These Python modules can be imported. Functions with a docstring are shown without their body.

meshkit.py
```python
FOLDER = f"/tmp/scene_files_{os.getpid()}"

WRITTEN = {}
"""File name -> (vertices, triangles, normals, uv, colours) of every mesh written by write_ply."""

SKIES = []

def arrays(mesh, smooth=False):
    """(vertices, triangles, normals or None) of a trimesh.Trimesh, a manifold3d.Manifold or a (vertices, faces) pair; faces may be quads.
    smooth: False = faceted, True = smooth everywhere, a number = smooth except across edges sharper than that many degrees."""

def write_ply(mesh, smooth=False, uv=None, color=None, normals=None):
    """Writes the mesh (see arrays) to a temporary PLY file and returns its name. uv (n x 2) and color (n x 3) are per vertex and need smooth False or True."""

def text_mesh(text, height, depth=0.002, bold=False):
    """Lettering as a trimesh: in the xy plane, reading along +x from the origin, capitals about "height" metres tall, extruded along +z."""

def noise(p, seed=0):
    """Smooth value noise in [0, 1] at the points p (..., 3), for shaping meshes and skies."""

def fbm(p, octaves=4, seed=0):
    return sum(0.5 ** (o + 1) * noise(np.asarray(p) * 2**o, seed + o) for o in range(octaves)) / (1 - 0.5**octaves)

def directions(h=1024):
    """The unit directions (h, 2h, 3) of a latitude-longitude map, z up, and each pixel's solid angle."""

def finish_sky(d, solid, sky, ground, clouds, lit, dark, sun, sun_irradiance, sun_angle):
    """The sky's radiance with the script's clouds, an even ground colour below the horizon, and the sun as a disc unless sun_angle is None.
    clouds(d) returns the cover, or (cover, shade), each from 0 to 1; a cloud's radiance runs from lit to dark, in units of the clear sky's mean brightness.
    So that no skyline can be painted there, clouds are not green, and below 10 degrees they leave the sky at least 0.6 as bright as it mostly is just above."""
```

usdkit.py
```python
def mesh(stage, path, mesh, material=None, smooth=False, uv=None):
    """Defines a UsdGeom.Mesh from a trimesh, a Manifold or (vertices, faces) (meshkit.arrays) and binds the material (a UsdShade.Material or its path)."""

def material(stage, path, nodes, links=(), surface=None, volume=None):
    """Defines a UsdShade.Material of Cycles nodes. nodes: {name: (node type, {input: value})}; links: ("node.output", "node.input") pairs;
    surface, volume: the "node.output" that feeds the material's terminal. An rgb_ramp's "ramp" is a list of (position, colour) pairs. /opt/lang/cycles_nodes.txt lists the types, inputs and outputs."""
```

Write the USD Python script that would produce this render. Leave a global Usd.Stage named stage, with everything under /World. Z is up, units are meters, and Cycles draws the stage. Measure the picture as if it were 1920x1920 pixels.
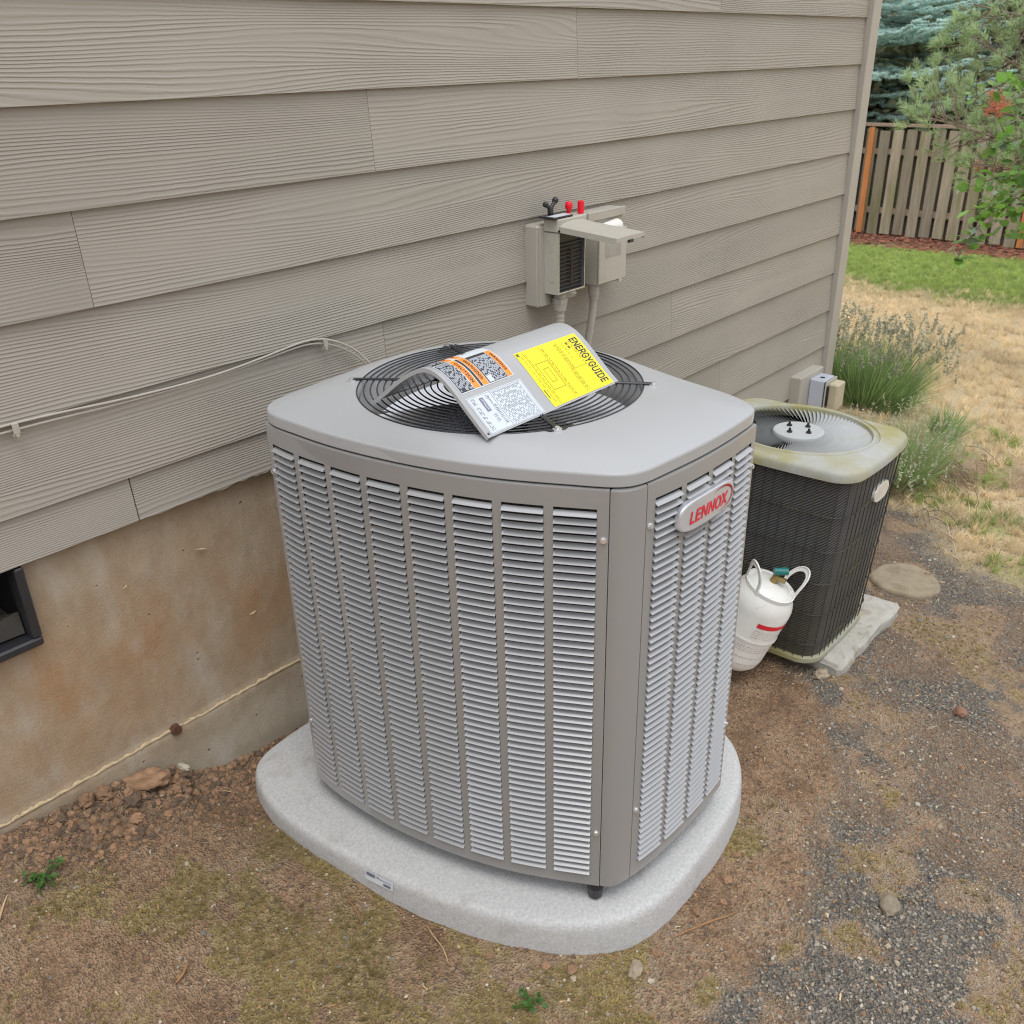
import math, random
import numpy as np, trimesh, usdkit, meshkit
from scipy.interpolate import splprep, splev, CubicSpline
from meshkit import fbm, noise, text_mesh
from pxr import Usd, UsdGeom, UsdLux, UsdShade, Gf, Sdf, Vt

stage = Usd.Stage.CreateInMemory()
UsdGeom.SetStageUpAxis(stage, 'Z')
UsdGeom.Xform.Define(stage, '/World')
UsdGeom.Scope.Define(stage, '/World/Looks')
RNG = np.random.default_rng(7)
random.seed(7)

# ------------------------------------------------------------------ camera
CR = np.array([0.6561046179895982, -0.7543520218339628, -0.02190336521486401])
CU = np.array([0.34585343523390555, 0.2747593269287326, 0.8971581318823212])
CD = np.array([0.6707548968062998, 0.5962049474976555, -0.44116610136057355])
CP = np.array([0.0, -1.7681, 1.66724])
cam = UsdGeom.Camera.Define(stage, '/World/camera')
cam.AddTransformOp().Set(Gf.Matrix4d(*CR, 0, *CU, 0, *(-CD), 0, *CP, 1))
cam.CreateFocalLengthAttr(32.427)
cam.CreateHorizontalApertureAttr(36.0)
cam.CreateVerticalApertureAttr(36.0)
cam.CreateFStopAttr(10.0)
cam.CreateFocusDistanceAttr(2.2)
cam.CreateClippingRangeAttr((0.05, 5000))
EXPOSURE = 0.62
cam.CreateExposureAttr(EXPOSURE)

# ------------------------------------------------------------------ sky and sun (bright overcast)
SUN_EL, SUN_AZ = math.radians(70), math.radians(215)      # azimuth = atan2(x, y) of the direction towards the sun
CLOUD = (9.0, 9.2, 9.6)
sky = UsdLux.DomeLight.Define(stage, '/World/sky')
skymat = usdkit.material(stage, '/World/Looks/overcast_sky', {
    'g': ('texture_coordinate', {}),
    'n': ('noise_texture', {'scale': 1.6, 'detail': 5.0, 'roughness': 0.55}),
    'c': ('map_range', {'from_min': 0.3, 'from_max': 0.6, 'to_min': 0.78, 'to_max': 0.97, 'clamp': True}),
    'r': ('rgb_ramp', {'ramp': [(0.25, (CLOUD[0] * .8, CLOUD[1] * .8, CLOUD[2] * .83)), (0.75, (CLOUD[0] * 1.12, CLOUD[1] * 1.12, CLOUD[2] * 1.1))]}),
    's': ('sky_texture', {'sky_type': 'single_scattering', 'sun_disc': False, 'sun_elevation': SUN_EL, 'sun_rotation': SUN_AZ}),
    'm': ('mix_color', {'use_clamp': False}), 'sz': ('separate_xyz', {}), 'el': ('map_range', {'from_min': 0., 'from_max': 1., 'to_min': .20, 'to_max': 1.80, 'clamp': True}), 'mm': ('mix_color', {'blend_type': 'multiply', 'fac': 1.}),
    'b': ('background_shader', {'strength': 0.1})},
    [('g.generated', 'n.vector'), ('n.fac', 'c.value'), ('n.fac', 'r.fac'), ('c.result', 'm.fac'), ('s.color', 'm.a'), ('g.generated', 'sz.vector'), ('sz.z', 'el.value'), ('r.color', 'mm.a'), ('el.result', 'mm.b'), ('mm.result', 'm.b'), ('m.result', 'b.color')],
    surface='b.background')
UsdShade.MaterialBindingAPI.Apply(sky.GetPrim()).Bind(skymat)
sky.GetPrim().SetCustomDataByKey('kind', 'structure')
sky.GetPrim().SetCustomDataByKey('label', 'white overcast daylight sky')
sky.GetPrim().SetCustomDataByKey('category', 'sky')
sun = UsdLux.DistantLight.Define(stage, '/World/sun')
sun.CreateNormalizeAttr(True) if hasattr(sun, 'CreateNormalizeAttr') else None
sun.CreateIntensityAttr(0.2)
sun.CreateAngleAttr(25.0)
sun.CreateColorAttr(Gf.Vec3f(1.0, 0.97, 0.92))
sd = np.array([math.sin(SUN_AZ) * math.cos(SUN_EL), math.cos(SUN_AZ) * math.cos(SUN_EL), math.sin(SUN_EL)])
sx = np.cross([0, 1, 0], sd); sx /= np.linalg.norm(sx); sy = np.cross(sd, sx)
sun.AddTransformOp().Set(Gf.Matrix4d(*sx, 0, *sy, 0, *sd, 0, 0, 0, 30, 1))

# ------------------------------------------------------------------ helpers
ORIGIN, USED = {}, {}


def numbered(parent, name):
    k = (parent, name)
    n = USED.get(k, 0)
    USED[k] = n + 1
    return f'{parent}/{name}' if n == 0 else f'{parent}/{name}_{n:03d}'


def tag(prim, label=None, cat=None, group=None, kind=None):
    for k, v in (('label', label), ('category', cat), ('group', group), ('kind', kind)):
        if v:
            prim.SetCustomDataByKey(k, v)


def thing(name, label, cat, loc=(0, 0, 0), group=None):
    path = numbered('/World', name)
    x = UsdGeom.Xform.Define(stage, path)
    x.AddTranslateOp().Set(Gf.Vec3d(*map(float, loc)))
    ORIGIN[path] = np.array(loc, float)
    tag(x.GetPrim(), label, cat, group)
    return path


def tm(v, f):
    return trimesh.Trimesh(np.asarray(v, float), np.asarray(f, int), process=False)


def cat(ms):
    vs, fs, n = [], [], 0
    for m in ms:
        if m is None:
            continue
        v, f, _ = meshkit.arrays(m)
        vs.append(v); fs.append(f + n); n += len(v)
    return tm(np.vstack(vs), np.vstack(fs))


def part(parent, name, mesh, mat, smooth=False, label=None, kind=None):
    path = numbered(parent, name)
    o = ORIGIN[parent]
    ORIGIN[path] = o
    v, f, _ = meshkit.arrays(mesh)
    m = usdkit.mesh(stage, path, (v - o, f), mat, smooth=smooth)
    tag(m.GetPrim(), label, None, None, kind)
    return path


def solo(name, mesh, mat, label=None, cat_=None, group=None, kind=None, smooth=False):
    path = numbered('/World', name)
    v, f, _ = meshkit.arrays(mesh)
    o = np.zeros(3) if kind else np.array([(v[:, 0].min() + v[:, 0].max()) / 2, (v[:, 1].min() + v[:, 1].max()) / 2, v[:, 2].min()])
    m = usdkit.mesh(stage, path, (v - o, f), mat, smooth=smooth)
    if not kind:
        m.AddTranslateOp().Set(Gf.Vec3d(*map(float, o)))
    tag(m.GetPrim(), label, cat_, group, kind)
    return path


def box(x0, x1, y0, y1, z0, z1):
    m = trimesh.creation.box([x1 - x0, y1 - y0, z1 - z0])
    m.apply_translation([(x0 + x1) / 2, (y0 + y1) / 2, (z0 + z1) / 2])
    return m


def cbox(x0, x1, y0, y1, z0, z1, c=0.002):
    P = []
    for x, dx in ((x0, c), (x1, -c)):
        for y, dy in ((y0, c), (y1, -c)):
            for z, dz in ((z0, c), (z1, -c)):
                P += [(x, y + dy, z + dz), (x + dx, y, z + dz), (x + dx, y + dy, z)]
    return trimesh.convex.convex_hull(np.array(P))


def cyl(p0, p1, r0, r1=None, n=20):
    r1 = r0 if r1 is None else r1
    p0, p1 = np.array(p0, float), np.array(p1, float)
    d = p1 - p0; d /= np.linalg.norm(d)
    a = np.cross(d, [0, 0, 1] if abs(d[2]) < .9 else [1, 0, 0]); a /= np.linalg.norm(a); b = np.cross(d, a)
    t = np.arange(n) * 2 * np.pi / n
    c = np.cos(t)[:, None] * a + np.sin(t)[:, None] * b
    v = np.vstack([p0 + r0 * c, p1 + r1 * c, [p0], [p1]])
    i = np.arange(n); j = (i + 1) % n
    f = np.vstack([np.c_[i, j, n + j], np.c_[i, n + j, n + i], np.c_[j, i, 0 * i + 2 * n], np.c_[n + i, n + j, 0 * i + 2 * n + 1]])
    return tm(v, f)


def tube(P, r, n=8, closed=False):
    P = np.asarray(P, float)
    r = np.broadcast_to(r, len(P))
    t = (np.roll(P, -1, 0) - np.roll(P, 1, 0)) if closed else np.gradient(P, axis=0)
    t /= np.linalg.norm(t, axis=1, keepdims=True) + 1e-12
    ref = np.array([0, 0, 1.0]) if np.abs(t[:, 2]).mean() < .8 else np.array([1.0, 0, 0])
    a = np.cross(t, ref); a /= np.linalg.norm(a, axis=1, keepdims=True) + 1e-12
    b = np.cross(t, a)
    g = np.arange(n) * 2 * np.pi / n
    v = P[:, None] + r[:, None, None] * (np.cos(g)[None, :, None] * a[:, None] + np.sin(g)[None, :, None] * b[:, None])
    m = len(P) if closed else len(P) - 1
    i, j = np.meshgrid(np.arange(m), np.arange(n), indexing='ij')
    i2, j2 = (i + 1) % len(P), (j + 1) % n
    q = np.stack([i * n + j, i * n + j2, i2 * n + j2, i2 * n + j], -1).reshape(-1, 4)
    f = np.vstack([q[:, [0, 2, 1]], q[:, [0, 3, 2]]])
    return tm(v.reshape(-1, 3), f)


def spline(P, n, closed=False):
    P = np.asarray(P, float)
    s = np.r_[0, np.cumsum(np.linalg.norm(np.diff(P, axis=0), axis=1))]
    return CubicSpline(s, P)(np.linspace(0, s[-1], n))


def revolve(prof, n=48, centre=(0, 0, 0)):
    prof = np.asarray(prof, float)
    t = np.arange(n) * 2 * np.pi / n
    v = np.stack([prof[:, 0][:, None] * np.cos(t), prof[:, 0][:, None] * np.sin(t), np.repeat(prof[:, 1][:, None], n, 1)], -1)
    i, j = np.meshgrid(np.arange(len(prof) - 1), np.arange(n), indexing='ij')
    j2 = (j + 1) % n
    q = np.stack([i * n + j, i * n + j2, (i + 1) * n + j2, (i + 1) * n + j], -1).reshape(-1, 4)
    return tm(v.reshape(-1, 3) + np.array(centre), np.vstack([q[:, [0, 1, 2]], q[:, [0, 2, 3]]]))


def grid(V, flip=False, wrap=False):
    """V (a, b, 3) as a quad sheet; wrap joins the second axis."""
    a, b = V.shape[:2]
    i, j = np.meshgrid(np.arange(a - 1), np.arange(b if wrap else b - 1), indexing='ij')
    j2 = (j + 1) % b
    q = np.stack([i * b + j, i * b + j2, (i + 1) * b + j2, (i + 1) * b + j], -1).reshape(-1, 4)
    f = np.vstack([q[:, [0, 1, 2]], q[:, [0, 2, 3]]])
    return tm(V.reshape(-1, 3), f[:, ::-1] if flip else f)


def lump(c, r, seed, squash=(1, 1, 1), sub=2, rough=.5, freq=2.2):
    m = trimesh.creation.icosphere(sub, 1.0)
    v = np.array(m.vertices)
    k = 1 + rough * (fbm(v * freq + 50 + seed * 3.7, 3, seed % 97) - .5) * 2
    v = v * k[:, None] * np.array(squash) * r
    a = seed * 2.399
    R = np.array([[math.cos(a), -math.sin(a), 0], [math.sin(a), math.cos(a), 0], [0, 0, 1]])
    return tm(v @ R.T + np.array(c), m.faces)


def instancer(name, protos, pos, idx, scale, yaw, label, cat_, tilt=0.0):
    path = numbered('/World', name)
    pi = UsdGeom.PointInstancer.Define(stage, path)
    rel = pi.CreatePrototypesRel()
    for k, (m, mat) in enumerate(protos):
        pp = f'{path}/piece' + (f'_{k:03d}' if k else '')
        v, f, _ = meshkit.arrays(m)
        usdkit.mesh(stage, pp, (v, f), mat, smooth=False)
        rel.AddTarget(pp)
    n = len(pos)
    pi.CreatePositionsAttr(Vt.Vec3fArray.FromNumpy(np.asarray(pos, np.float32)))
    pi.CreateProtoIndicesAttr(Vt.IntArray.FromNumpy(np.asarray(idx, np.int32)))
    s = np.asarray(scale, np.float32)
    pi.CreateScalesAttr(Vt.Vec3fArray.FromNumpy(np.repeat(s[:, None], 3, 1) if s.ndim == 1 else s))
    h = np.asarray(yaw) / 2
    tx = RNG.normal(0, 1, n) * tilt / 2
    q = [Gf.Quath(float(math.cos(a) * math.cos(b)), float(math.cos(a) * math.sin(b)), float(math.sin(a) * math.sin(b)), float(math.sin(a) * math.cos(b))) for a, b in zip(h, tx)]
    pi.CreateOrientationsAttr(Vt.QuathArray(q))
    tag(pi.GetPrim(), label, cat_, None, 'stuff')
    return path


# ------------------------------------------------------------------ materials
def look(name, nodes, links, surface='p.BSDF'):
    return usdkit.material(stage, '/World/Looks/' + name, nodes, links, surface=surface)


def plain(name, col, rough=.5, var=.12, vs=14., bump=0., bs=300., metal=0., spec=.5, dirt=None, stretch=(1, 1, 1), rand=0., coat=0.):
    col = np.array(col, float)
    n = {'g': ('geometry', {}), 'mp': ('mapping', {'scale': stretch}),
         'n': ('noise_texture', {'scale': vs, 'detail': 5., 'roughness': .6}),
         'r': ('rgb_ramp', {'ramp': [(.25, tuple(col * (1 - var))), (.75, tuple(np.minimum(col * (1 + var), .95)))]}),
         'p': ('principled_bsdf', {'roughness': rough, 'metallic': metal, 'specular_ior_level': spec, 'coat_weight': coat, 'coat_roughness': .22})}
    l = [('g.position', 'mp.vector'), ('mp.vector', 'n.vector'), ('n.fac', 'r.fac')]
    out = 'r.color'
    if dirt is not None:
        dc, ds, lo, hi = dirt
        n['dn'] = ('noise_texture', {'scale': ds, 'detail': 6., 'roughness': .65})
        n['dm'] = ('map_range', {'from_min': lo, 'from_max': hi, 'clamp': True})
        n['dx'] = ('mix_color', {'b': dc})
        l += [('mp.vector', 'dn.vector'), ('dn.fac', 'dm.value'), ('dm.result', 'dx.fac'), (out, 'dx.a')]
        out = 'dx.result'
    if rand:
        n['oi'] = ('object_info', {})
        n['om'] = ('map_range', {'to_min': 1 - rand, 'to_max': 1 + rand})
        n['hs'] = ('hsv', {})
        l += [('oi.random', 'om.value'), ('om.result', 'hs.value'), (out, 'hs.color')]
        out = 'hs.color'
    l.append((out, 'p.base_color'))
    if bump:
        n['bn'] = ('noise_texture', {'scale': bs, 'detail': 4.})
        n['b'] = ('bump', {'strength': min(1., bump), 'distance': .002})
        l += [('mp.vector', 'bn.vector'), ('bn.fac', 'b.height'), ('b.normal', 'p.normal')]
    return look(name, n, l)


def leafy(name, col, trans=.35, var=.3, rand=.25, rough=.5):
    col = np.array(col, float)
    return look(name, {
        'g': ('geometry', {}), 'n': ('noise_texture', {'scale': 6., 'detail': 3.}),
        'r': ('rgb_ramp', {'ramp': [(.3, tuple(col * (1 - var))), (.7, tuple(col * (1 + var)))]}),
        'oi': ('object_info', {}), 'om': ('map_range', {'to_min': 1 - rand, 'to_max': 1 + rand}), 'hs': ('hsv', {}),
        'ri': ('map_range', {'to_min': .75, 'to_max': 1.25}), 'hs2': ('hsv', {}),
        'p': ('principled_bsdf', {'roughness': rough, 'specular_ior_level': .4}), 't': ('translucent_bsdf', {}), 'm': ('mix_closure', {'fac': trans})},
        [('g.position', 'n.vector'), ('n.fac', 'r.fac'), ('oi.random', 'om.value'), ('om.result', 'hs.value'), ('r.color', 'hs.color'),
         ('g.random_per_island', 'ri.value'), ('ri.result', 'hs2.value'), ('hs.color', 'hs2.color'),
         ('hs2.color', 'p.base_color'), ('hs2.color', 't.color'), ('p.BSDF', 'm.closure1'), ('t.BSDF', 'm.closure2')], surface='m.closure')


def siding_look(name, col, off):
    """Painted fibre cement with an embossed cedar grain: wavy ridges along x that open into cathedral figures."""
    col = np.array(col, float)
    return look(name, {
        'g': ('geometry', {}), 'oi': ('object_info', {}),
        'w': ('math', {'math_type': 'multiply_add', 'value2': 61., 'value3': off}),
        'm1': ('mapping', {'scale': (.55, 0., 7.0)}), 'n1': ('noise_texture', {'dimensions': '4D', 'scale': 1., 'detail': 1.5, 'roughness': .45}),
        'm2': ('mapping', {'scale': (14., 0., 55.)}), 'n2': ('noise_texture', {'dimensions': '4D', 'scale': 1., 'detail': 2.}),
        'm3': ('mapping', {'scale': (2.2, 0., 16.)}), 'n3': ('noise_texture', {'dimensions': '4D', 'scale': 1., 'detail': 1.}),
        'z': ('separate_xyz', {}),
        'a': ('math', {'math_type': 'multiply_add', 'value2': .165}),         # n1 * .1 + z
        'a2': ('math', {'math_type': 'multiply_add', 'value2': .0036}),       # + fine wobble
        'f': ('math', {'math_type': 'multiply', 'value2': 2 * math.pi / .0074}),
        's': ('math', {'math_type': 'sine'}),
        'q': ('map_range', {'from_min': -.35, 'from_max': 1., 'clamp': True}),
        'am': ('map_range', {'from_min': .34, 'from_max': .60, 'to_min': .30, 'to_max': 1., 'clamp': True}),
        'h': ('math', {'math_type': 'multiply'}),
        'b': ('bump', {'strength': 1., 'distance': .00095}),
        'cn': ('noise_texture', {'scale': 2.4, 'detail': 3.}),
        'cr': ('rgb_ramp', {'ramp': [(.3, tuple(col * .95)), (.7, tuple(col * 1.05))]}),
        'dk': ('mix_color', {'blend_type': 'multiply', 'b': (.965, .965, .965)}),
        'om': ('map_range', {'to_min': .95, 'to_max': 1.04}), 'hs': ('hsv', {}),
        'p': ('principled_bsdf', {'roughness': .55, 'specular_ior_level': .35})},
        [('oi.random', 'w.value1'), ('g.position', 'm1.vector'), ('g.position', 'm2.vector'), ('g.position', 'm3.vector'),
         ('m1.vector', 'n1.vector'), ('w.value', 'n1.w'), ('m2.vector', 'n2.vector'), ('w.value', 'n2.w'), ('m3.vector', 'n3.vector'), ('w.value', 'n3.w'),
         ('g.position', 'z.vector'), ('n1.fac', 'a.value1'), ('z.z', 'a.value3'), ('n2.fac', 'a2.value1'), ('a.value', 'a2.value3'),
         ('a2.value', 'f.value1'), ('f.value', 's.value1'), ('s.value', 'q.value'), ('n3.fac', 'am.value'), ('q.result', 'h.value1'), ('am.result', 'h.value2'),
         ('h.value', 'b.height'), ('b.normal', 'p.normal'), ('g.position', 'cn.vector'), ('cn.fac', 'cr.fac'),
         ('h.value', 'dk.fac'), ('cr.color', 'dk.a'), ('oi.random', 'om.value'), ('om.result', 'hs.value'), ('dk.result', 'hs.color'), ('hs.color', 'p.base_color')])


SID = (.308, .284, .243)
M = {}
M['siding'] = siding_look('siding_paint', SID, 3.)
M['trim'] = plain('trim_paint', np.array(SID) * 1.1, .55, .05, 6., .15, 220.)
M['beige'] = plain('beige_box_paint', (.385, .362, .305), .5, .07, 9., .12, 260., dirt=((.22, .18, .11), 9., .58, .85))
M['putty'] = plain('putty_plastic', (.345, .32, .272), .45, .06, 9.)
M['acgrey'] = plain('unit_grey_paint', (.228, .225, .220), .32, .035, 3., .04, 900., spec=.55, coat=.35, dirt=((.245, .232, .212), 7., .52, .8))
M['louver_lit'] = plain('unit_grey_paint_slat_lit', (.315, .318, .322), .2, .03, 3., spec=.7, coat=.7)  # same grey paint as the panels, lightened where slats tilt to the sky
M['acgrey_toplit'] = plain('unit_grey_paint_top_lit', (.325, .33, .332), .28, .035, 3., .05, 900., dirt=((.30, .30, .28), 9., .6, .9))  # unit's grey paint, its colour lightened for upward faces that catch the sky
M['dark'] = plain('dark_cavity', (.012, .012, .013), .7, .2, 40.)
M['coil'] = plain('dark_coil', (.03, .03, .032), .6, .4, 300.)
M['black'] = plain('black_plastic', (.014, .014, .016), .38, .2, 20.)
M['wire'] = plain('black_coated_wire', (.010, .010, .012), .2, .2, 30.)
M['alu'] = plain('fan_aluminium', (.78, .80, .84), .32, .05, 10., metal=.25)
M['steel'] = plain('zinc_screw', (.72, .73, .74), .25, .1, 60., metal=.9)
M['drum'] = plain('drum_grey', (.34, .335, .325), .5, .1, 8.)
M['pad'] = plain('pad_concrete', (.452, .45, .442), .9, .20, 150., 1., 330., dirt=((.29, .265, .225), 10., .56, .8))
M['white'] = plain('white_label', (.52, .56, .59), .35, .03, 20.)
M['lgrey'] = plain('label_grey_ink', (.15, .17, .20), .4, .1, 300.)
M['ink'] = plain('black_ink', (.02, .02, .022), .4, .1, 50.)
M['violet'] = plain('violet_ink', (.15, .145, .22), .4, .35, 120.)
M['yellow'] = plain('yellow_label', (.78, .66, .002), .4, .02, 20.)
M['orange'] = plain('orange_ink', (.86, .24, .015), .4, .05, 40.)
M['red'] = plain('red_ink', (.55, .015, .03), .35, .08, 40.)
M['redcap'] = plain('red_plastic', (.68, .006, .025), .28, .06, 40.)
M['silver'] = plain('badge_silver', (.50, .51, .54), .3, .05, 20., metal=.55)
M['oldtop'] = plain('weathered_grey_plastic', (.335, .34, .315), .6, .06, 8., .2, 200., dirt=((.27, .25, .105), 3.4, .42, .62))
M['oldvane'] = plain('faded_vane_plastic', (.36, .37, .365), .6, .06, 8., dirt=((.30, .29, .16), 7., .6, .9))
M['oldcoil'] = look('old_coil_fins', {
    'g': ('geometry', {}), 'mp': ('mapping', {'rotation': (.62, .3, 0.)}), 'w': ('wave_texture', {'wave_type': 'bands', 'bands_direction': 'z', 'scale': 44., 'distortion': 1.0, 'detail': 2., 'detail_scale': 3.}),
    'n': ('noise_texture', {'scale': 14., 'detail': 6., 'roughness': .7}), 'r': ('rgb_ramp', {'ramp': [(.15, (.026, .026, .028)), (.9, (.115, .114, .112))]}),
    'dm': ('map_range', {'from_min': .62, 'from_max': .8, 'to_max': .6, 'clamp': True}), 'dx': ('mix_color', {'b': (.16, .155, .14)}),
    'z': ('separate_xyz', {}), 'gm': ('map_range', {'from_min': .45, 'from_max': .05, 'to_min': 0., 'to_max': .55, 'clamp': True}), 'gx': ('mix_color', {'b': (.055, .05, .02)}),
    'b': ('bump', {'strength': .8, 'distance': .004}), 'p': ('principled_bsdf', {'roughness': .55})},
    [('g.position', 'mp.vector'), ('mp.vector', 'w.vector'), ('g.position', 'n.vector'), ('w.fac', 'r.fac'), ('n.fac', 'dm.value'), ('dm.result', 'dx.fac'), ('r.color', 'dx.a'),
     ('g.position', 'z.vector'), ('z.z', 'gm.value'), ('gm.result', 'gx.fac'), ('dx.result', 'gx.a'), ('gx.result', 'p.base_color'), ('w.fac', 'b.height'), ('b.normal', 'p.normal')])
M['oldwire'] = plain('old_guard_wire', (.018, .017, .015), .5, .4, 30., dirt=((.10, .095, .03), 6., .5, .75))
M['tankwhite'] = plain('tank_enamel', (.66, .66, .62), .32, .05, 9., dirt=((.42, .36, .26), 16., .64, .85), coat=.3)
M['teal'] = plain('teal_knob', (.012, .14, .13), .4, .1, 40.)
M['brass'] = plain('brass', (.35, .26, .11), .35, .2, 60., metal=.8)
M['rust'] = plain('rust', (.095, .04, .022), .85, .5, 120., .6, 400.)
M['oldslab'] = plain('old_slab_concrete', (.38, .365, .32), .95, .22, 22., 1., 130., dirt=((.17, .125, .075), 11., .5, .66))
M['stepstone'] = plain('stepping_stone', (.25, .205, .14), .95, .2, 25., .8, 120., dirt=((.17, .14, .09), 13., .5, .7))
M['seam'] = plain('mortar_seam', (.46, .36, .22), .9, .3, 90., .6, 300.)
M['cable'] = plain('painted_cable', (.37, .34, .29), .4, .08, 20.)
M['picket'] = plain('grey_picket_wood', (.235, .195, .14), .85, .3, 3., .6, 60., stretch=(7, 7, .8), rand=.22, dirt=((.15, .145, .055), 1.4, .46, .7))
M['shaded_picket'] = plain('rear_picket_wood_shaded', (.14, .115, .08), .9, .3, 3., stretch=(7, 7, .8), rand=.2)  # picket wood with the shade of the gaps put into its colour
M['cedar'] = plain('new_cedar', (.42, .155, .045), .8, .2, 3., stretch=(7, 7, 1))
M['rail'] = plain('rail_wood', (.24, .175, .125), .85, .25, 6.)
M['bark'] = plain('tree_bark', (.12, .095, .075), .95, .35, 20., .8, 60.)
M['twig'] = plain('twig_wood', (.17, .13, .10), .9, .3, 30.)
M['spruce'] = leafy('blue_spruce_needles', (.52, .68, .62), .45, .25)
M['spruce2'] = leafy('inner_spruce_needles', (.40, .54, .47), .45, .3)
M['pine'] = leafy('pine_needles', (.38, .50, .25), .45, .3)
M['pinelight'] = leafy('young_pine_needles', (.42, .50, .27), .3, .25)
M['leaf'] = leafy('broad_leaf', (.18, .36, .06), .4, .25, .35, .4)
M['leafsil'] = leafy('pale_leaf_back', (.30, .40, .27), .3, .2, .2, .45)
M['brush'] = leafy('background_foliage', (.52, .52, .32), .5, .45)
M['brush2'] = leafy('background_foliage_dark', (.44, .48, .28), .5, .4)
M['deadneedle'] = leafy('dead_orange_needles', (.80, .30, .17), .3, .2)
M['lavgreen'] = leafy('lavender_stems', (.25, .36, .13), .3, .3)
M['lavflower'] = leafy('faded_lavender_heads', (.46, .46, .32), .2, .25)
M['drystem'] = leafy('dry_stems', (.30, .225, .135), .2, .25)
M['weed'] = leafy('weed_leaf', (.10, .21, .045), .35, .25)
M['moss'] = leafy('moss_tuft', (.42, .325, .135), .25, .35, .3)
M['straw'] = leafy('dry_grass', (.78, .62, .38), .3, .25, .2)
M['grass'] = leafy('green_grass', (.31, .40, .10), .35, .3, .2)
M['soil'] = plain('soil_clod', (.235, .140, .080), .95, .35, 40., .9, 160., rand=.2)
M['soildark'] = plain('dark_soil_clod', (.13, .088, .058), .95, .3, 40., .9, 160., rand=.25)
M['stone'] = plain('grey_stone', (.215, .195, .162), .9, .25, 60., rand=.3)
M['stonetan'] = plain('tan_stone', (.29, .235, .165), .85, .25, 60., rand=.3)
M['stonewhite'] = plain('white_stone', (.43, .38, .295), .8, .15, 60., rand=.2)
M['brownstone'] = plain('brown_stone', (.20, .105, .065), .85, .25, 40., .4, 120.)
M['chip'] = plain('bark_chip', (.33, .17, .075), .85, .3, 40., rand=.35)
M['chippale'] = plain('pale_wood_chip', (.46, .32, .17), .85, .25, 40., rand=.25)
M['mulch'] = plain('red_bark_mulch', (.17, .062, .035), .95, .35, 30., rand=.35)

# ------------------------------------------------------------------ ground
GWX = [-3, 0, .37, .60, 1.0, 1.5, 4.5]
GWZ = [.30, .27, .215, .158, .072, .035, .03]
PADB = np.array([(.925, -.05), (.887, -.123), (.855, -.233), (.858, -.387), (.881, -.546), (.913, -.682), (.951, -.804), (1.003, -.906), (1.065, -.998), (1.131, -1.052),
                 (1.221, -1.076), (1.377, -1.078), (1.513, -1.067), (1.658, -1.023), (1.725, -.984), (1.775, -.92), (1.80, -.78), (1.80, -.45), (1.765, -.2), (1.65, -.075), (1.40, -.04), (1.10, -.035), (.99, -.036)])


from scipy.spatial import cKDTree
PADTREE = cKDTree(np.vstack([PADB[k] * (1 - t) + PADB[(k + 1) % len(PADB)] * t for k in range(len(PADB)) for t in np.linspace(0, 1, 12, endpoint=False)]))


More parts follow.
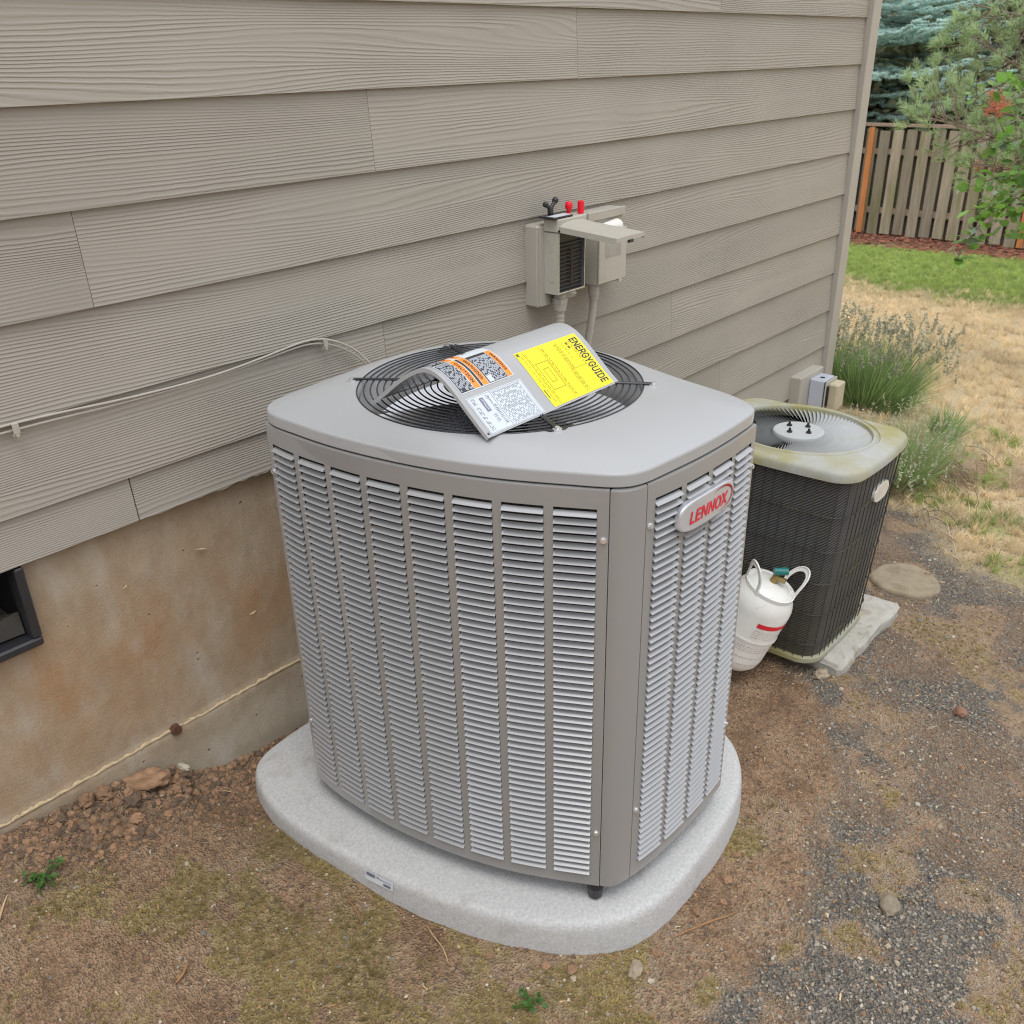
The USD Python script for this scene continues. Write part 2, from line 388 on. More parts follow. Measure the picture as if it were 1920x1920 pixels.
def gbase(x, y):
    x, y = np.asarray(x, float), np.asarray(y, float)
    w = np.interp(x, GWX, GWZ) * np.exp(-np.minimum(0, y - .05) ** 2 / .5 ** 2)
    far = np.where(x > 4.0, -(np.sqrt((x - 4.0) ** 2 + .1) - .316) * .0935, 0.)
    far = np.maximum(far, -1.22)
    return w + far


def clodzone(x, y):
    return np.exp(-(((x - .60) / .30) ** 2 + ((y + .02) / .13) ** 2)) + .55 * np.exp(-(((x - .93) / .13) ** 2 + ((y - .0) / .07) ** 2))


def G(x, y):
    x, y = np.asarray(x, float), np.asarray(y, float)
    p = np.stack([x, y, 0 * x], -1)
    near = np.exp(-np.maximum(0, np.hypot(x - 1.4, y + .9) - 2.4) / 1.2)
    z = gbase(x, y) + near * (.022 * (fbm(p * 5.1 + 9, 3, 3) - .5) + .011 * (fbm(p * 21 + 4, 3, 5) - .5))
    c = np.minimum(clodzone(x, y), 1)
    z = z + c * (.055 * (fbm(p * 13 + 2, 3, 8) - .42) + .030 * np.abs(fbm(p * 34, 3, 6) - .5) * 2)
    shp = z.shape
    q = np.stack([x.ravel(), y.ravel()], -1)
    d, _ = PADTREE.query(q, distance_upper_bound=.16)
    d = np.minimum(d, .16).reshape(shp)
    z = np.where(d < .16, np.minimum(z, .030 + .012 * (fbm(p * 17 + 5, 2, 9) - .5) + .55 * np.maximum(0, d - .012)), z)
    z = z - .014 * np.exp(-((x - 2.7) / .45) ** 2 - ((y + .98) / .32) ** 2)
    z = z + .012 * np.exp(-np.maximum(0, np.hypot((x - 4.2) * .6, y + .6) - .6)) * (fbm(p * 15, 2, 2) - .5)
    return z


def sm(a, lo, hi):
    t = np.clip((a - lo) / (hi - lo), 0, 1)
    return t * t * (3 - 2 * t)


def zones(x, y):
    """weights of moss, gravel, straw, green grass, mulch at ground points"""
    p = np.stack([x, y, 0 * x], -1)
    n1, n2 = fbm(p * 2.7 + 3, 4, 11), fbm(p * 6.5 + 7, 4, 12)
    edge = np.interp(y, [-3, -1.30, -1.22, -1.15, -.9, -.4], [.8, .98, 1.36, 1.75, 2.15, 2.9])
    gravel = sm(x - edge + .9 * (n1 - .5) + .5 * (n2 - .5), -.12, .32) * (1 - sm(x, 3.3, 4.1)) * .95
    n3 = fbm(p * 13 + 1, 3, 15)
    gravel = gravel * (1 - .75 * sm(n2 + .25 * (n3 - .5), .53, .66)) * (.45 + .5 * sm(n1, .36, .58))
    moss = .80 * sm(.62 - .8 * np.hypot((x - .62) * .9, (y + .60) * .9) + 1.7 * (n2 - .5) + 2.6 * (n3 - .5), .05, .95) * sm(-y, .06, .22) * (1 - .95 * np.minimum(1, clodzone(x, y) * 1.4))
    moss = np.maximum(moss, .40 * sm(n2 - .06 * np.abs(y + 1.1), .58, .70) * sm(x, .4, .9) * (1 - sm(x, 2.6, 3.4)))
    dust = sm(n1 + .35 * (n3 - .5), .50, .64) * sm(x - .45 * y, 1.35, 1.9) * (1 - sm(x, 3.2, 3.9)) + .7 * sm(n2 + .3 * (n3 - .5), .52, .62) * (1 - sm(x, 3.2, 3.9)) * (1 - clodzone(x, y).clip(0, 1))
    lawn = sm(x + .9 * (n1 - .5) * 2 - .25 * (y + .8), 3.15, 4.15)
    patch = sm(n1, .47, .58)
    dist = x + .12 * (y - 1)
    gband = sm(dist + 1.6 * (n1 - .5), 8.9, 9.9)
    green = lawn * np.maximum(gband, .55 * sm(n2, .5, .7) * (1 - sm(x, 4.4, 5.6))) * (1 - sm(x, 15.6, 16.2))
    straw = lawn * (1 - gband) * np.maximum(patch, sm(x, 3.9, 4.7))
    mulch = sm(dist + .35 * (n2 - .5), 13.25, 13.5) * (1 - sm(dist, 16.5, 17))
    return moss, gravel, straw * (1 - mulch), green * (1 - mulch), mulch, np.clip(dust, 0, 1)


def axis(lo, hi, step, far):
    a = np.arange(lo, hi + step / 2, step)
    up = hi + np.geomspace(step * 2, far, 46); dn = lo - np.geomspace(step * 2, far, 46)[::-1]
    return np.r_[dn, a, up]


gx, gy = axis(-.25, 4.8, .0135, 260.), axis(-1.95, .05, .0135, 260.)
X, Y = np.meshgrid(gx, gy, indexing='ij')
Z = G(X, Y)
ZN = zones(X, Y)
gm_ = grid(np.stack([X, Y, Z], -1))
v_ = np.array(gm_.vertices); f_ = np.array(gm_.faces)
M['ground'] = look('bare_ground', {
    'a1': ('attribute', {'attribute': 'zones'}), 'a2': ('attribute', {'attribute': 'lawn'}), 's1': ('separate_color', {}), 's2': ('separate_color', {}),
    'g': ('geometry', {}),
    'n1': ('noise_texture', {'scale': 7., 'detail': 8., 'roughness': .62}), 'n2': ('noise_texture', {'scale': 70., 'detail': 5., 'roughness': .65}),
    'soil': ('rgb_ramp', {'ramp': [(.28, (.19, .118, .070)), (.5, (.315, .208, .128)), (.72, (.42, .30, .195))]}),
    'spk': ('rgb_ramp', {'ramp': [(.30, (.45, .42, .40)), (.5, (1., 1., 1.)), (.68, (1.35, 1.32, 1.25))]}), 'soil2': ('mix_color', {'blend_type': 'multiply', 'fac': .75}),
    'vo': ('voronoi_texture', {'scale': 210.}), 'bw': ('separate_color', {}),
    'grv': ('rgb_ramp', {'ramp': [(0., (.095, .088, .078)), (.35, (.150, .137, .118)), (.65, (.205, .178, .143)), (.9, (.265, .212, .152)), (.97, (.37, .31, .24)), (1., (.45, .39, .30))]}),
    'mos': ('rgb_ramp', {'ramp': [(.3, (.20, .148, .070)), (.52, (.32, .24, .115)), (.7, (.40, .31, .165))]}),
    'str': ('rgb_ramp', {'ramp': [(.3, (.50, .385, .22)), (.7, (.74, .59, .37))]}),
    'grn': ('rgb_ramp', {'ramp': [(.3, (.22, .27, .065)), (.7, (.36, .42, .12))]}),
    'mul': ('rgb_ramp', {'ramp': [(.3, (.065, .026, .016)), (.7, (.2, .085, .05))]}),
    'jg': ('math', {'math_type': 'multiply_add', 'value2': .8}), 'jm': ('math', {'math_type': 'multiply_add', 'value2': .8}),
    'fg': ('map_range', {'from_min': .65, 'from_max': 1.0, 'clamp': True}), 'fm': ('map_range', {'from_min': .65, 'from_max': 1.0, 'clamp': True}),
    'x1': ('mix_color', {}), 'x0': ('mix_color', {}), 'dc': ('rgb_ramp', {'ramp': [(.3, (.27, .20, .135)), (.7, (.46, .35, .245))]}), 'df': ('math', {'math_type': 'multiply', 'value2': .75}), 'x2': ('mix_color', {}), 'x3': ('mix_color', {}), 'x4': ('mix_color', {}), 'x5': ('mix_color', {}),
    'hb': ('math', {'math_type': 'multiply_add', 'value2': .5}),
    'b': ('bump', {'strength': 1., 'distance': .010}), 'p': ('principled_bsdf', {'roughness': .95, 'specular_ior_level': .2})},
    [('a1.color', 's1.color'), ('a2.color', 's2.color'), ('g.position', 'n1.vector'), ('g.position', 'n2.vector'), ('g.position', 'vo.vector'),
     ('n1.fac', 'soil.fac'), ('n2.fac', 'spk.fac'), ('soil.color', 'soil2.a'), ('spk.color', 'soil2.b'), ('vo.color', 'bw.color'), ('bw.r', 'grv.fac'),
     ('n2.fac', 'mos.fac'), ('n2.fac', 'str.fac'), ('n2.fac', 'grn.fac'), ('n2.fac', 'mul.fac'),
     ('n2.fac', 'jg.value1'), ('s1.g', 'jg.value3'), ('jg.value', 'fg.value'), ('n2.fac', 'jm.value1'), ('s1.r', 'jm.value3'), ('jm.value', 'fm.value'),
     ('n2.fac', 'dc.fac'), ('s2.b', 'df.value1'), ('df.value', 'x0.fac'), ('soil2.result', 'x0.a'), ('dc.color', 'x0.b'), ('x0.result', 'x1.a'), ('grv.color', 'x1.b'), ('fg.result', 'x1.fac'), ('x1.result', 'x2.a'), ('mos.color', 'x2.b'), ('fm.result', 'x2.fac'),
     ('x2.result', 'x3.a'), ('str.color', 'x3.b'), ('s1.b', 'x3.fac'), ('x3.result', 'x4.a'), ('grn.color', 'x4.b'), ('s2.r', 'x4.fac'),
     ('x4.result', 'x5.a'), ('mul.color', 'x5.b'), ('s2.g', 'x5.fac'), ('x5.result', 'p.base_color'),
     ('n2.fac', 'hb.value1'), ('vo.distance', 'hb.value3'), ('hb.value', 'b.height'), ('b.normal', 'p.normal')])
gp = usdkit.mesh(stage, '/World/ground', (v_, f_), M['ground'], smooth=True)
pv = UsdGeom.PrimvarsAPI(gp)
col = lambda a, b, c: Vt.Vec3fArray.FromNumpy(np.stack([a.ravel(), b.ravel(), c.ravel()], -1).astype(np.float32))
pv.CreatePrimvar('zones', Sdf.ValueTypeNames.Color3fArray, 'vertex').Set(col(ZN[0], ZN[1], ZN[2]))
pv.CreatePrimvar('lawn', Sdf.ValueTypeNames.Color3fArray, 'vertex').Set(col(ZN[3], ZN[4], ZN[5]))
tag(gp.GetPrim(), 'bare dirt, gravel and dry lawn beside the house', 'ground', None, 'structure')

# ------------------------------------------------------------------ house
house = thing('house', 'house with taupe lap siding over a stained concrete foundation', 'house', (2.0, 0.0, 0.0))
LINE = lambda k: 1.79 - .178 * k
CORNER0, CORNER1 = 4.335, 4.418


def board(x0, x1, zb, zt, ragged=0., warp=0.):
    nx = max(2, int((x1 - x0) / (.012 if ragged else .35)))
    xs = np.linspace(x0, x1, nx)
    rb = np.zeros(nx)
    if ragged:
        rb = ragged * (fbm(np.stack([xs * 26, 0 * xs, 0 * xs], 1), 3, 4) - .5) + .4 * ragged * (noise(np.stack([xs * 90, 0 * xs, 0 * xs], 1), 9) - .5)
    wob = .0015 * (noise(np.stack([xs * 1.7, 0 * xs + zb * 7, 0 * xs], 1), 3) - .5)
    rows = [(.0085, zb, 1), (.0, zb, 1), (.0, zb + .0012, 1), (.0100, zt + .026, 0), (.0185, zt + .026, 0), (.0085, zb, 1)]
    V = np.array([[(x, y + w, z + r * k) for x, r, w in zip(xs, rb, wob)] for y, z, k in rows])
    ends = []
    for e in (0, -1):
        q = V[[0, 1, 3, 4], e]
        ends.append(tm(q, [[0, 1, 2], [0, 2, 3]] if e == 0 else [[0, 2, 1], [0, 3, 2]]))
    return cat([grid(V, flip=True)] + ends)


JOINTS = {1: [2.319], 2: [1.532], 3: [.797], 4: [], 5: [1.521], 0: [3.1, .2], -1: [1.1], -2: [2.6], 6: [2.9], 7: [], 8: [3.3], 9: []}
for k in range(-5, 10):
    x0 = -2.6 if k <= 5 else 1.40
    xs = [x0] + sorted(JOINTS.get(k, [])) + [CORNER0 - .002]
    for a, b in zip(xs[:-1], xs[1:]):
        part(house, 'siding_board', board(a + .0006, b - .0006, LINE(k), LINE(k - 1)), M['siding'])
part(house, 'siding_board', board(-2.6, .7915, .800, LINE(5)), M['siding'])
part(house, 'siding_board', board(.7945, 1.398, .799, LINE(5), ragged=.007), M['siding'], label='lowest siding board with a ragged lower edge')
part(house, 'corner_board', cbox(CORNER0, CORNER1, -.021, .03, .02, 2.68, .002), M['trim'])
part(house, 'corner_board', cbox(CORNER1 - .024, CORNER1 + .003, .031, .12, .02, 2.68, .002), M['trim'])
part(house, 'wall_sheathing', cat([box(-2.6, 4.38, .022, .14, .79, 2.66), box(1.42, 4.38, .022, .14, .2, .789), box(4.30, 4.392, .141, 6., .2, 2.66)]), M['dark'])
ew = []
for k in range(-5, 10):
    zb, zt = LINE(k), LINE(k - 1)
    ew.append(grid(np.array([[(4.405, .122, zb), (4.405, 6., zb)], [(4.4135, .122, zb), (4.4135, 6., zb)], [(4.403, .122, zt + .02), (4.403, 6., zt + .02)]])))
part(house, 'end_wall_siding', cat(ew), M['siding'], kind='stuff')

# foundation: a board-formed face with a shallow bulge below the form seam
M['found'] = look('stained_foundation', {
    'g': ('geometry', {}), 'z': ('separate_xyz', {}), 'm1': ('mapping', {'scale': (1.25, 1., .55)}), 'm2': ('mapping', {'scale': (1.6, 1., .8)}),
    'n1': ('noise_texture', {'scale': 5.0, 'detail': 9., 'roughness': .70}), 'n2': ('noise_texture', {'scale': 13., 'detail': 9., 'roughness': .74}), 'n3': ('noise_texture', {'scale': 160., 'detail': 3.}),
    'n4': ('noise_texture', {'scale': 6., 'detail': 5.}),
    'c1': ('rgb_ramp', {'ramp': [(.25, (.27, .205, .137)), (.5, (.335, .265, .185)), (.75, (.405, .337, .255))]}),
    'om': ('map_range', {'from_min': .40, 'from_max': .62, 'clamp': True}), 'c2': ('mix_color', {'b': (.33, .170, .066)}),
    'ob': ('math', {'math_type': 'multiply', 'value2': .66}),
    'gz': ('map_range', {'from_min': .25, 'from_max': .13, 'to_min': .0, 'to_max': .55, 'clamp': True}), 'c3': ('mix_color', {'b': (.27, .25, .195)}),
    'hz': ('map_range', {'from_min': .22, 'from_max': .48, 'to_min': .3, 'to_max': 1., 'clamp': True}), 'hz2': ('map_range', {'from_min': .52, 'from_max': .72, 'to_min': 1., 'to_max': .15, 'clamp': True}),
    'of': ('math', {'math_type': 'multiply'}), 'of2': ('math', {'math_type': 'multiply'}),
    'gm': ('map_range', {'from_min': .55, 'from_max': .72, 'to_max': .5, 'clamp': True}), 'c4': ('mix_color', {'b': (.42, .39, .34)}),
    'vm': ('mapping', {'scale': (22., 22., 42.)}), 'vo': ('voronoi_texture', {'scale': 1., 'randomness': 1.}), 'pm': ('map_range', {'from_min': .42, 'from_max': .62, 'to_min': -.13, 'to_max': .115, 'clamp': True}), 'pa': ('math', {'math_type': 'subtract'}), 'pit': ('map_range', {'from_min': .0, 'from_max': .04, 'clamp': True}),
    'c5': ('mix_color', {'blend_type': 'multiply', 'b': (.45, .40, .35)}), 'pi': ('math', {'math_type': 'subtract', 'value1': 1.}),
    'hs': ('math', {'math_type': 'multiply_add', 'value2': .35}),
    'b': ('bump', {'strength': .9, 'distance': .004}), 'p': ('principled_bsdf', {'roughness': .85, 'specular_ior_level': .25})},
    [('g.position', 'z.vector'), ('g.position', 'm1.vector'), ('m1.vector', 'n1.vector'), ('g.position', 'm2.vector'), ('m2.vector', 'n4.vector'), ('m1.vector', 'n2.vector'), ('g.position', 'n3.vector'),
     ('n2.fac', 'c1.fac'), ('n1.fac', 'om.value'), ('z.z', 'hz.value'), ('z.z', 'hz2.value'), ('om.result', 'of.value1'), ('hz.result', 'of.value2'), ('of.value', 'of2.value1'), ('hz2.result', 'of2.value2'),
     ('of2.value', 'ob.value1'), ('ob.value', 'c2.fac'), ('c1.color', 'c2.a'), ('z.z', 'gz.value'), ('gz.result', 'c3.fac'), ('c2.result', 'c3.a'),
     ('n4.fac', 'gm.value'), ('gm.result', 'c4.fac'), ('c3.result', 'c4.a'), ('g.position', 'vm.vector'), ('vm.vector', 'vo.vector'), ('n2.fac', 'pm.value'), ('vo.distance', 'pa.value1'), ('pm.result', 'pa.value2'), ('pa.value', 'pit.value'),
     ('pit.result', 'pi.value2'), ('pi.value', 'c5.fac'), ('c4.result', 'c5.a'), ('c5.result', 'p.base_color'),
     ('n3.fac', 'hs.value1'), ('pit.result', 'hs.value3'), ('hs.value', 'b.height'), ('b.normal', 'p.normal')])


def found_face(x0, x1, z0, z1, dx=.012):
    xs, zs = np.arange(x0, x1 + dx / 2, (x1 - x0) / max(1, round((x1 - x0) / dx))), np.arange(z0, z1 + dx / 2, (z1 - z0) / max(1, round((z1 - z0) / dx)))
    Zg, Xg = np.meshgrid(zs, xs, indexing='ij')
    P = np.stack([Xg, 0 * Xg, Zg], -1)
    y = .024 - .006 * (fbm(P * 5, 3, 2) - .5) - .0022 * (fbm(P * 30, 2, 3) - .5) - .007 * sm(.245 - Zg, 0, .012) - .012 * sm(.15 - Zg, -.04, .1)
    return grid(np.stack([Xg, y, Zg], -1))


fd = part(house, 'foundation', cat([found_face(.546, 1.6, -.15, .80), found_face(-.6, .546, -.15, .6135), found_face(1.6, 4.4, -.15, .2, .1), found_face(-2.6, -.6, -.15, .8, .1), found_face(-.6, .12, .6135, .8, .02)]), M['found'], smooth=True)
xs = np.arange(-.3, 1.45, .006)
sz = .2405 + .006 * (fbm(np.stack([xs * 4, 0 * xs, 0 * xs], 1), 3, 5) - .5)
q1, q2 = noise(np.stack([xs * 60, 0 * xs, 0 * xs], 1), 2), noise(np.stack([xs * 130, 0 * xs + 3, 0 * xs], 1), 6)
part(house, 'mortar_seam', tube(np.stack([xs, .0175 + .004 * q2, sz + .005 * (q1 - .5)], 1), .0026 + .0042 * q1 * q2, 7), M['seam'], smooth=True)
part(house, 'form_tie_disc', cyl((.774, .022, .241), (.774, .0075, .241), .0135, .0125, 20), M['rust'])
ch = []
for k in range(3):
    x, z = RNG.uniform(.56, 1.15), RNG.uniform(.2, .72)
    l, a = RNG.uniform(.006, .02), RNG.normal(0, .35)
    ch.append(tube([(x - l * math.cos(a), .019, z - l * math.sin(a)), (x, .0165, z + .001), (x + l * math.cos(a), .019, z + l * math.sin(a))], [.0006, .0028, .0006], 5))
part(house, 'concrete_sliver', cat(ch), M['seam'], kind='stuff')
# crawlspace vent in the foundation
va, vb, z0, z1 = .15, .5455, .6145, .795
fr = [cbox(va, vb, .0, .05, z0, z0 + .02, .004), cbox(va, va + .018, .0, .05, z0 + .0205, z1, .003), cbox(vb - .018, vb, .0, .05, z0 + .0205, z1, .003)]
vent = part(house, 'foundation_vent', cat(fr), M['black'])
part(vent, 'vent_cavity', cat([box(va - .002, va, .05, .3, z0, z1), box(vb, vb + .002, .05, .3, z0, z1), box(va, vb, .3, .302, z0, z1), box(va, vb, .05, .3, z1, z1 + .002)]), M['dark'])
part(vent, 'vent_sill', box(va, vb, .05, .3, z0 - .002, z0), plain('vent_dust', (.22, .19, .15), .9, .25, 20.))
part(vent, 'vent_flap', tm([(va + .05, .045, z0 + .028), (vb - .022, .03, z0 + .026), (vb - .022, .035, z0 + .075), (vb - .10, .09, z0 + .06)], [[0, 1, 2], [0, 2, 3], [0, 2, 1], [0, 3, 2]]), plain('dusty_plastic', (.10, .09, .08), .6, .3, 20.))

# ------------------------------------------------------------------ equipment pad
PC = PADB.mean(0)


def ring_of(P, n, s=0.0):
    P = np.vstack([P, P[:1]])
    t, _ = splprep(P.T, per=1, s=s)
    return np.stack(splev(np.linspace(0, 1, n, endpoint=False), t), -1)


def inset(R, d):
    t = np.roll(R, -1, 0) - np.roll(R, 1, 0)
    t /= np.linalg.norm(t, axis=1, keepdims=True)
    nrm = np.stack([t[:, 1], -t[:, 0]], -1)
    area = np.sum(R[:, 0] * np.roll(R[:, 1], -1) - R[:, 1] * np.roll(R[:, 0], -1))
    return R - d * nrm * np.sign(area)


R0 = ring_of(PADB, 220, 3e-4)
rings = []
for d, z in ((-.006, -.08), (-.0035, .02), (-.001, .060), (.0, .068), (.002, .0750), (.0055, .0805), (.011, .0840), (.019, .0858), (.032, .0868)):
    r = inset(R0, d)
    rings.append(np.c_[r, np.full(len(r), z)])
for k, z in ((.95, .0885), (.88, .092), (.80, .0955), (.70, .0975), (.55, .0985), (.25, .099), (.02, .099)):
    r = PC + (inset(R0, .032) - PC) * k
    rings.append(np.c_[r, np.full(len(r), z)])
pv_ = np.array(rings)
pn = fbm(pv_ * 9, 3, 4) - .5
pv_[..., 2] += .0012 * pn * (np.arange(len(rings))[:, None] > 1)
pad = thing('equipment_pad', 'pale grey concrete pad with rounded edges under the new cooling unit', 'concrete pad', (PC[0], PC[1], 0.))
part(pad, 'slab', grid(pv_, wrap=True), M['pad'], smooth=60)


def on_pad(u, z, off=.0012):
    """a point on the pad's outer wall at plan position near x = u on the camera-facing left edge"""
    i = np.argmin(np.abs(R0[:, 0] - u) + (R0[:, 1] < -.95) * 9 + (R0[:, 1] > -.25) * 9)
    return i


i0 = np.argmin(np.hypot(R0[:, 0] - .889, R0[:, 1] + .566))
st = []
for k in range(0, 6):
    r = inset(R0, -.0042)[(i0 + (k - 2)) % len(R0)]
    r2 = inset(R0, -.0008)[(i0 + (k - 2)) % len(R0)]
    st.append([(r[0], r[1], .050), (r2[0], r2[1], .074)])
st = np.array(st)
stk = part(pad, 'pad_sticker', grid(st), M['white'])
dirn = st[-1, 0] - st[0, 0]
part(stk, 'sticker_print', cat([tm([st[0, 0] * (1 - a) + st[-1, 0] * a + (st[0, 1] - st[0, 0]) * c + np.array([-.0008, -.0003, .0004]) for a, c in ((a0, c0), (a1, c0), (a1, c1), (a0, c1))], [[0, 1, 2], [0, 2, 3], [0, 2, 1], [0, 3, 2]])
                                for a0, a1, c0, c1 in ((.05, .36, .52, .88), (.66, .92, .15, .42), (.5, .93, .62, .69))]), plain('pale_sticker_ink', (.27, .27, .33), .5, .2, 200.))
part(stk, 'sticker_print', tm([st[0, 0] * (1 - a) + st[-1, 0] * a + (st[0, 1] - st[0, 0]) * c + np.array([-.0008, -.0003, .0004]) for a, c in ((.42, .66), (.50, .66), (.50, .82), (.42, .82))], [[0, 1, 2], [0, 2, 3], [0, 2, 1], [0, 3, 2]]), plain('pale_sticker_red', (.45, .22, .22), .5, .1, 50.))

# ------------------------------------------------------------------ the new condenser
unit = thing('air_conditioner', 'new grey outdoor cooling unit with louvred bowed sides and red lettered badge', 'air conditioner', (1.30, -.60, .099))
ZB, ZT = .140, 1.0345
LP = spline([(.957, -.275), (.9485, -.36), (.9505, -.45), (.9595, -.545), (.973, -.62), (.991, -.695), (1.0165, -.775), (1.048, -.85), (1.083, -.917), (1.1206, -.9855)], 400)
RP = spline([(1.1795, -1.021), (1.255, -1.032), (1.345, -1.037), (1.445, -1.036), (1.537, -1.029)], 300)


class Plan:
    def __init__(self, P):
        self.P = P
        self.s = np.r_[0, np.cumsum(np.linalg.norm(np.diff(P, axis=0), axis=1))]
        self.L = self.s[-1]
        t = np.gradient(P, axis=0); t /= np.linalg.norm(t, axis=1, keepdims=True)
        self.N = np.stack([t[:, 1], -t[:, 0]], -1)

    def at(self, s, n=0.):
        s = np.asarray(s, float)
        x = np.stack([np.interp(s, self.s, self.P[:, k]) for k in (0, 1)], -1)
        q = np.stack([np.interp(s, self.s, self.N[:, k]) for k in (0, 1)], -1)
        return x + q * np.asarray(n)[..., None]

    def strip(self, s0, s1, rows, n=None):
        """sheet along s0..s1; rows: (offset along the outward normal, z) from the bottom up"""
        n = n or max(2, int((s1 - s0) / .012) + 1)
        s = np.linspace(s0, s1, n)
        V = np.array([np.c_[self.at(s, np.full(n, o)), np.full(n, z)] for o, z in rows])
        return grid(V)


def louvre(pl, a, b, zl, p):
    """one formed louvre: from its inner top edge out and down to a lip at zl"""
    n = 4
    rows = []
    for o, z, ins in ((-.0046, zl + .45 * p, .0), (-.0016, zl + .34 * p, .0), (.0026, zl + .17 * p, .0), (.0058, zl + .03 * p, .0002), (.0057, zl, .0002), (.0034, zl - .0005, .0006)):
        s = np.linspace(a + ins, b - ins, n)
        rows.append(np.c_[pl.at(s, np.full(n, o)), np.full(n, z)])
    V = np.array(rows)
    caps = []
    for e, s in ((0, a), (-1, b)):
        base = np.array([[*pl.at(s, -.001), zl + .35 * p], [*pl.at(s, -.001), zl - .001]])
        q = np.vstack([V[2:5, e], base])
        caps.append(tm(q, [[0, 1, 3], [1, 2, 4], [1, 4, 3], [0, 3, 1], [1, 4, 2], [1, 3, 4]]))
    return cat([grid(V)] + caps)


def side_panel(pl, ncol, m0, m1, gap, rows, zl0, pitch, own):
    w = (pl.L - m0 - m1 - gap * (ncol - 1)) / ncol
    cols = [(m0 + k * (w + gap), m0 + k * (w + gap) + w) for k in range(ncol)]
    zlo, zhi = zl0 - (rows - 1) * pitch - .002, zl0 + pitch * .88
    sh = [pl.strip(0, pl.L, [(-.012, ZB), (0, ZB), (0, zlo)]), pl.strip(0, pl.L, [(0, zhi), (0, ZT - .003), (-.0009, ZT - .0009), (-.003, ZT), (-.016, ZT)])]
    for a, b in zip([0] + [c[1] for c in cols], [c[0] for c in cols] + [pl.L]):
        sh.append(pl.strip(a, b, [(0, zlo), (0, zhi)]))
    for s in (0, pl.L):
        e = np.array([[[*pl.at(s, 0.), z], [*pl.at(s, -.014), z]] for z in (ZB, ZT - .003)])
        sh += [grid(e, flip=s > 0)]
    pnl = part(unit, 'side_panel', cat(sh), M['acgrey'], smooth=25)
    rest = []
    for k, (a, b) in enumerate(cols):
        for r in range(rows):
            m = louvre(pl, a, b, zl0 - r * pitch, pitch)
            if own(k, r):
                part(pnl, 'louvre', m, M['louver_lit'], smooth=40)
            else:
                rest.append(m)
    part(pnl, 'louvre', cat(rest), M['louver_lit'], smooth=40, kind='stuff')
    return pnl


PL, PR = Plan(LP), Plan(RP)
PITCH = (.9845 - .1725) / 53
side_panel(PL, 8, .0215, .020, .0165, 54, .9845, PITCH, lambda k, r: k > 3 or (k == 3 and r < 24))
side_panel(PR, 4, .0195, .019, .0145, 54, .9895, PITCH, lambda k, r: k == 0 or (k == 1 and r < 0))

post = Plan(spline([(1.1213, -.9868), (1.1282, -1.0005), (1.1395, -1.0105), (1.1545, -1.0168), (1.1770, -1.0212)], 60))
part(unit, 'corner_post', cat([post.strip(0, post.L, [(-.012, ZB + .003), (0, ZB + .003), (0, ZT - .003), (-.0009, ZT - .0009), (-.003, ZT), (-.016, ZT)], 14)] +
                              [grid(np.array([[[*post.at(s, 0.), z], [*post.at(s, -.014), z]] for z in (ZB, ZT - .003)]), flip=s > 0) for s in (0, post.L)]), M['acgrey'], smooth=30)
rear = Plan(spline([(1.565, -1.00), (1.60, -.90), (1.632, -.74), (1.648, -.58), (1.625, -.40), (1.56, -.285), (1.45, -.225), (1.30, -.205), (1.12, -.218), (1.0, -.240), (.974, -.252), (.9625, -.262), (.9571, -.2745)], 300))
part(unit, 'rear_panel', cat([rear.strip(0, rear.L, [(-.012, ZB), (0, ZB), (0, ZT - .003), (-.004, ZT), (-.014, ZT)], 60)]), M['acgrey'], smooth=30)
part(unit, 'corner_post', cat([Plan(np.array([(1.5395, -1.0265), (1.553, -1.018), (1.563, -1.003)])).strip(0, .035, [(0, ZB), (0, ZT)], 3)]), M['acgrey'], smooth=30)

ENDC = np.array([(1.5395, -1.0275), (1.553, -1.019), (1.563, -1.006)])
outline = np.vstack([LP[::12], post.P[::10], RP[::12], ENDC, rear.P[::10]])
RR = ring_of(outline[np.r_[True, np.linalg.norm(np.diff(outline, axis=0), axis=1) > .004]], 420, 1.5e-4)
HC, HR, HZ = np.array([1.305, -.585]), .285, 1.090
th = np.arctan2(RR[:, 1] - HC[1], RR[:, 0] - HC[0])
circ = lambda r, z: np.c_[HC[0] + r * np.cos(th), HC[1] + r * np.sin(th), np.full(len(th), z)]
lv = []
for d, z in ((.016, 1.0378), (.0050, 1.0378), (.0042, 1.0386), (.0041, 1.0396), (.0035, 1.0570), (.0036, 1.0582), (.0044, 1.0605), (.0058, 1.0618), (.0070, 1.0622)):
    lv.append(np.c_[inset(RR, d), np.full(len(RR), z)])
I6 = inset(RR, .0076)
for t in (0., .02, .12, .28, .45, .62, .78, .9, .97, 1.0):
    ed = HC + HR * np.stack([np.cos(th), np.sin(th)], -1)
    lv.append(np.c_[I6 * (1 - t) + ed * t, np.full(len(RR), 1.0624 + .0276 * (1 - (1 - t) ** 1.6))])
lv += [circ(HR - .003, HZ - .0012), circ(HR - .0045, HZ - .005), circ(HR - .0045, HZ - .02)]
part(unit, 'top_cover', grid(np.array(lv), wrap=True, flip=True), M['acgrey_toplit'], smooth=50)
part(unit, 'fan_drum', revolve([(HR - .006, HZ - .018), (HR - .006, .99), (HR - .016, .95), (HR - .016, .86)], 72, (*HC, 0)), M['drum'], smooth=40)
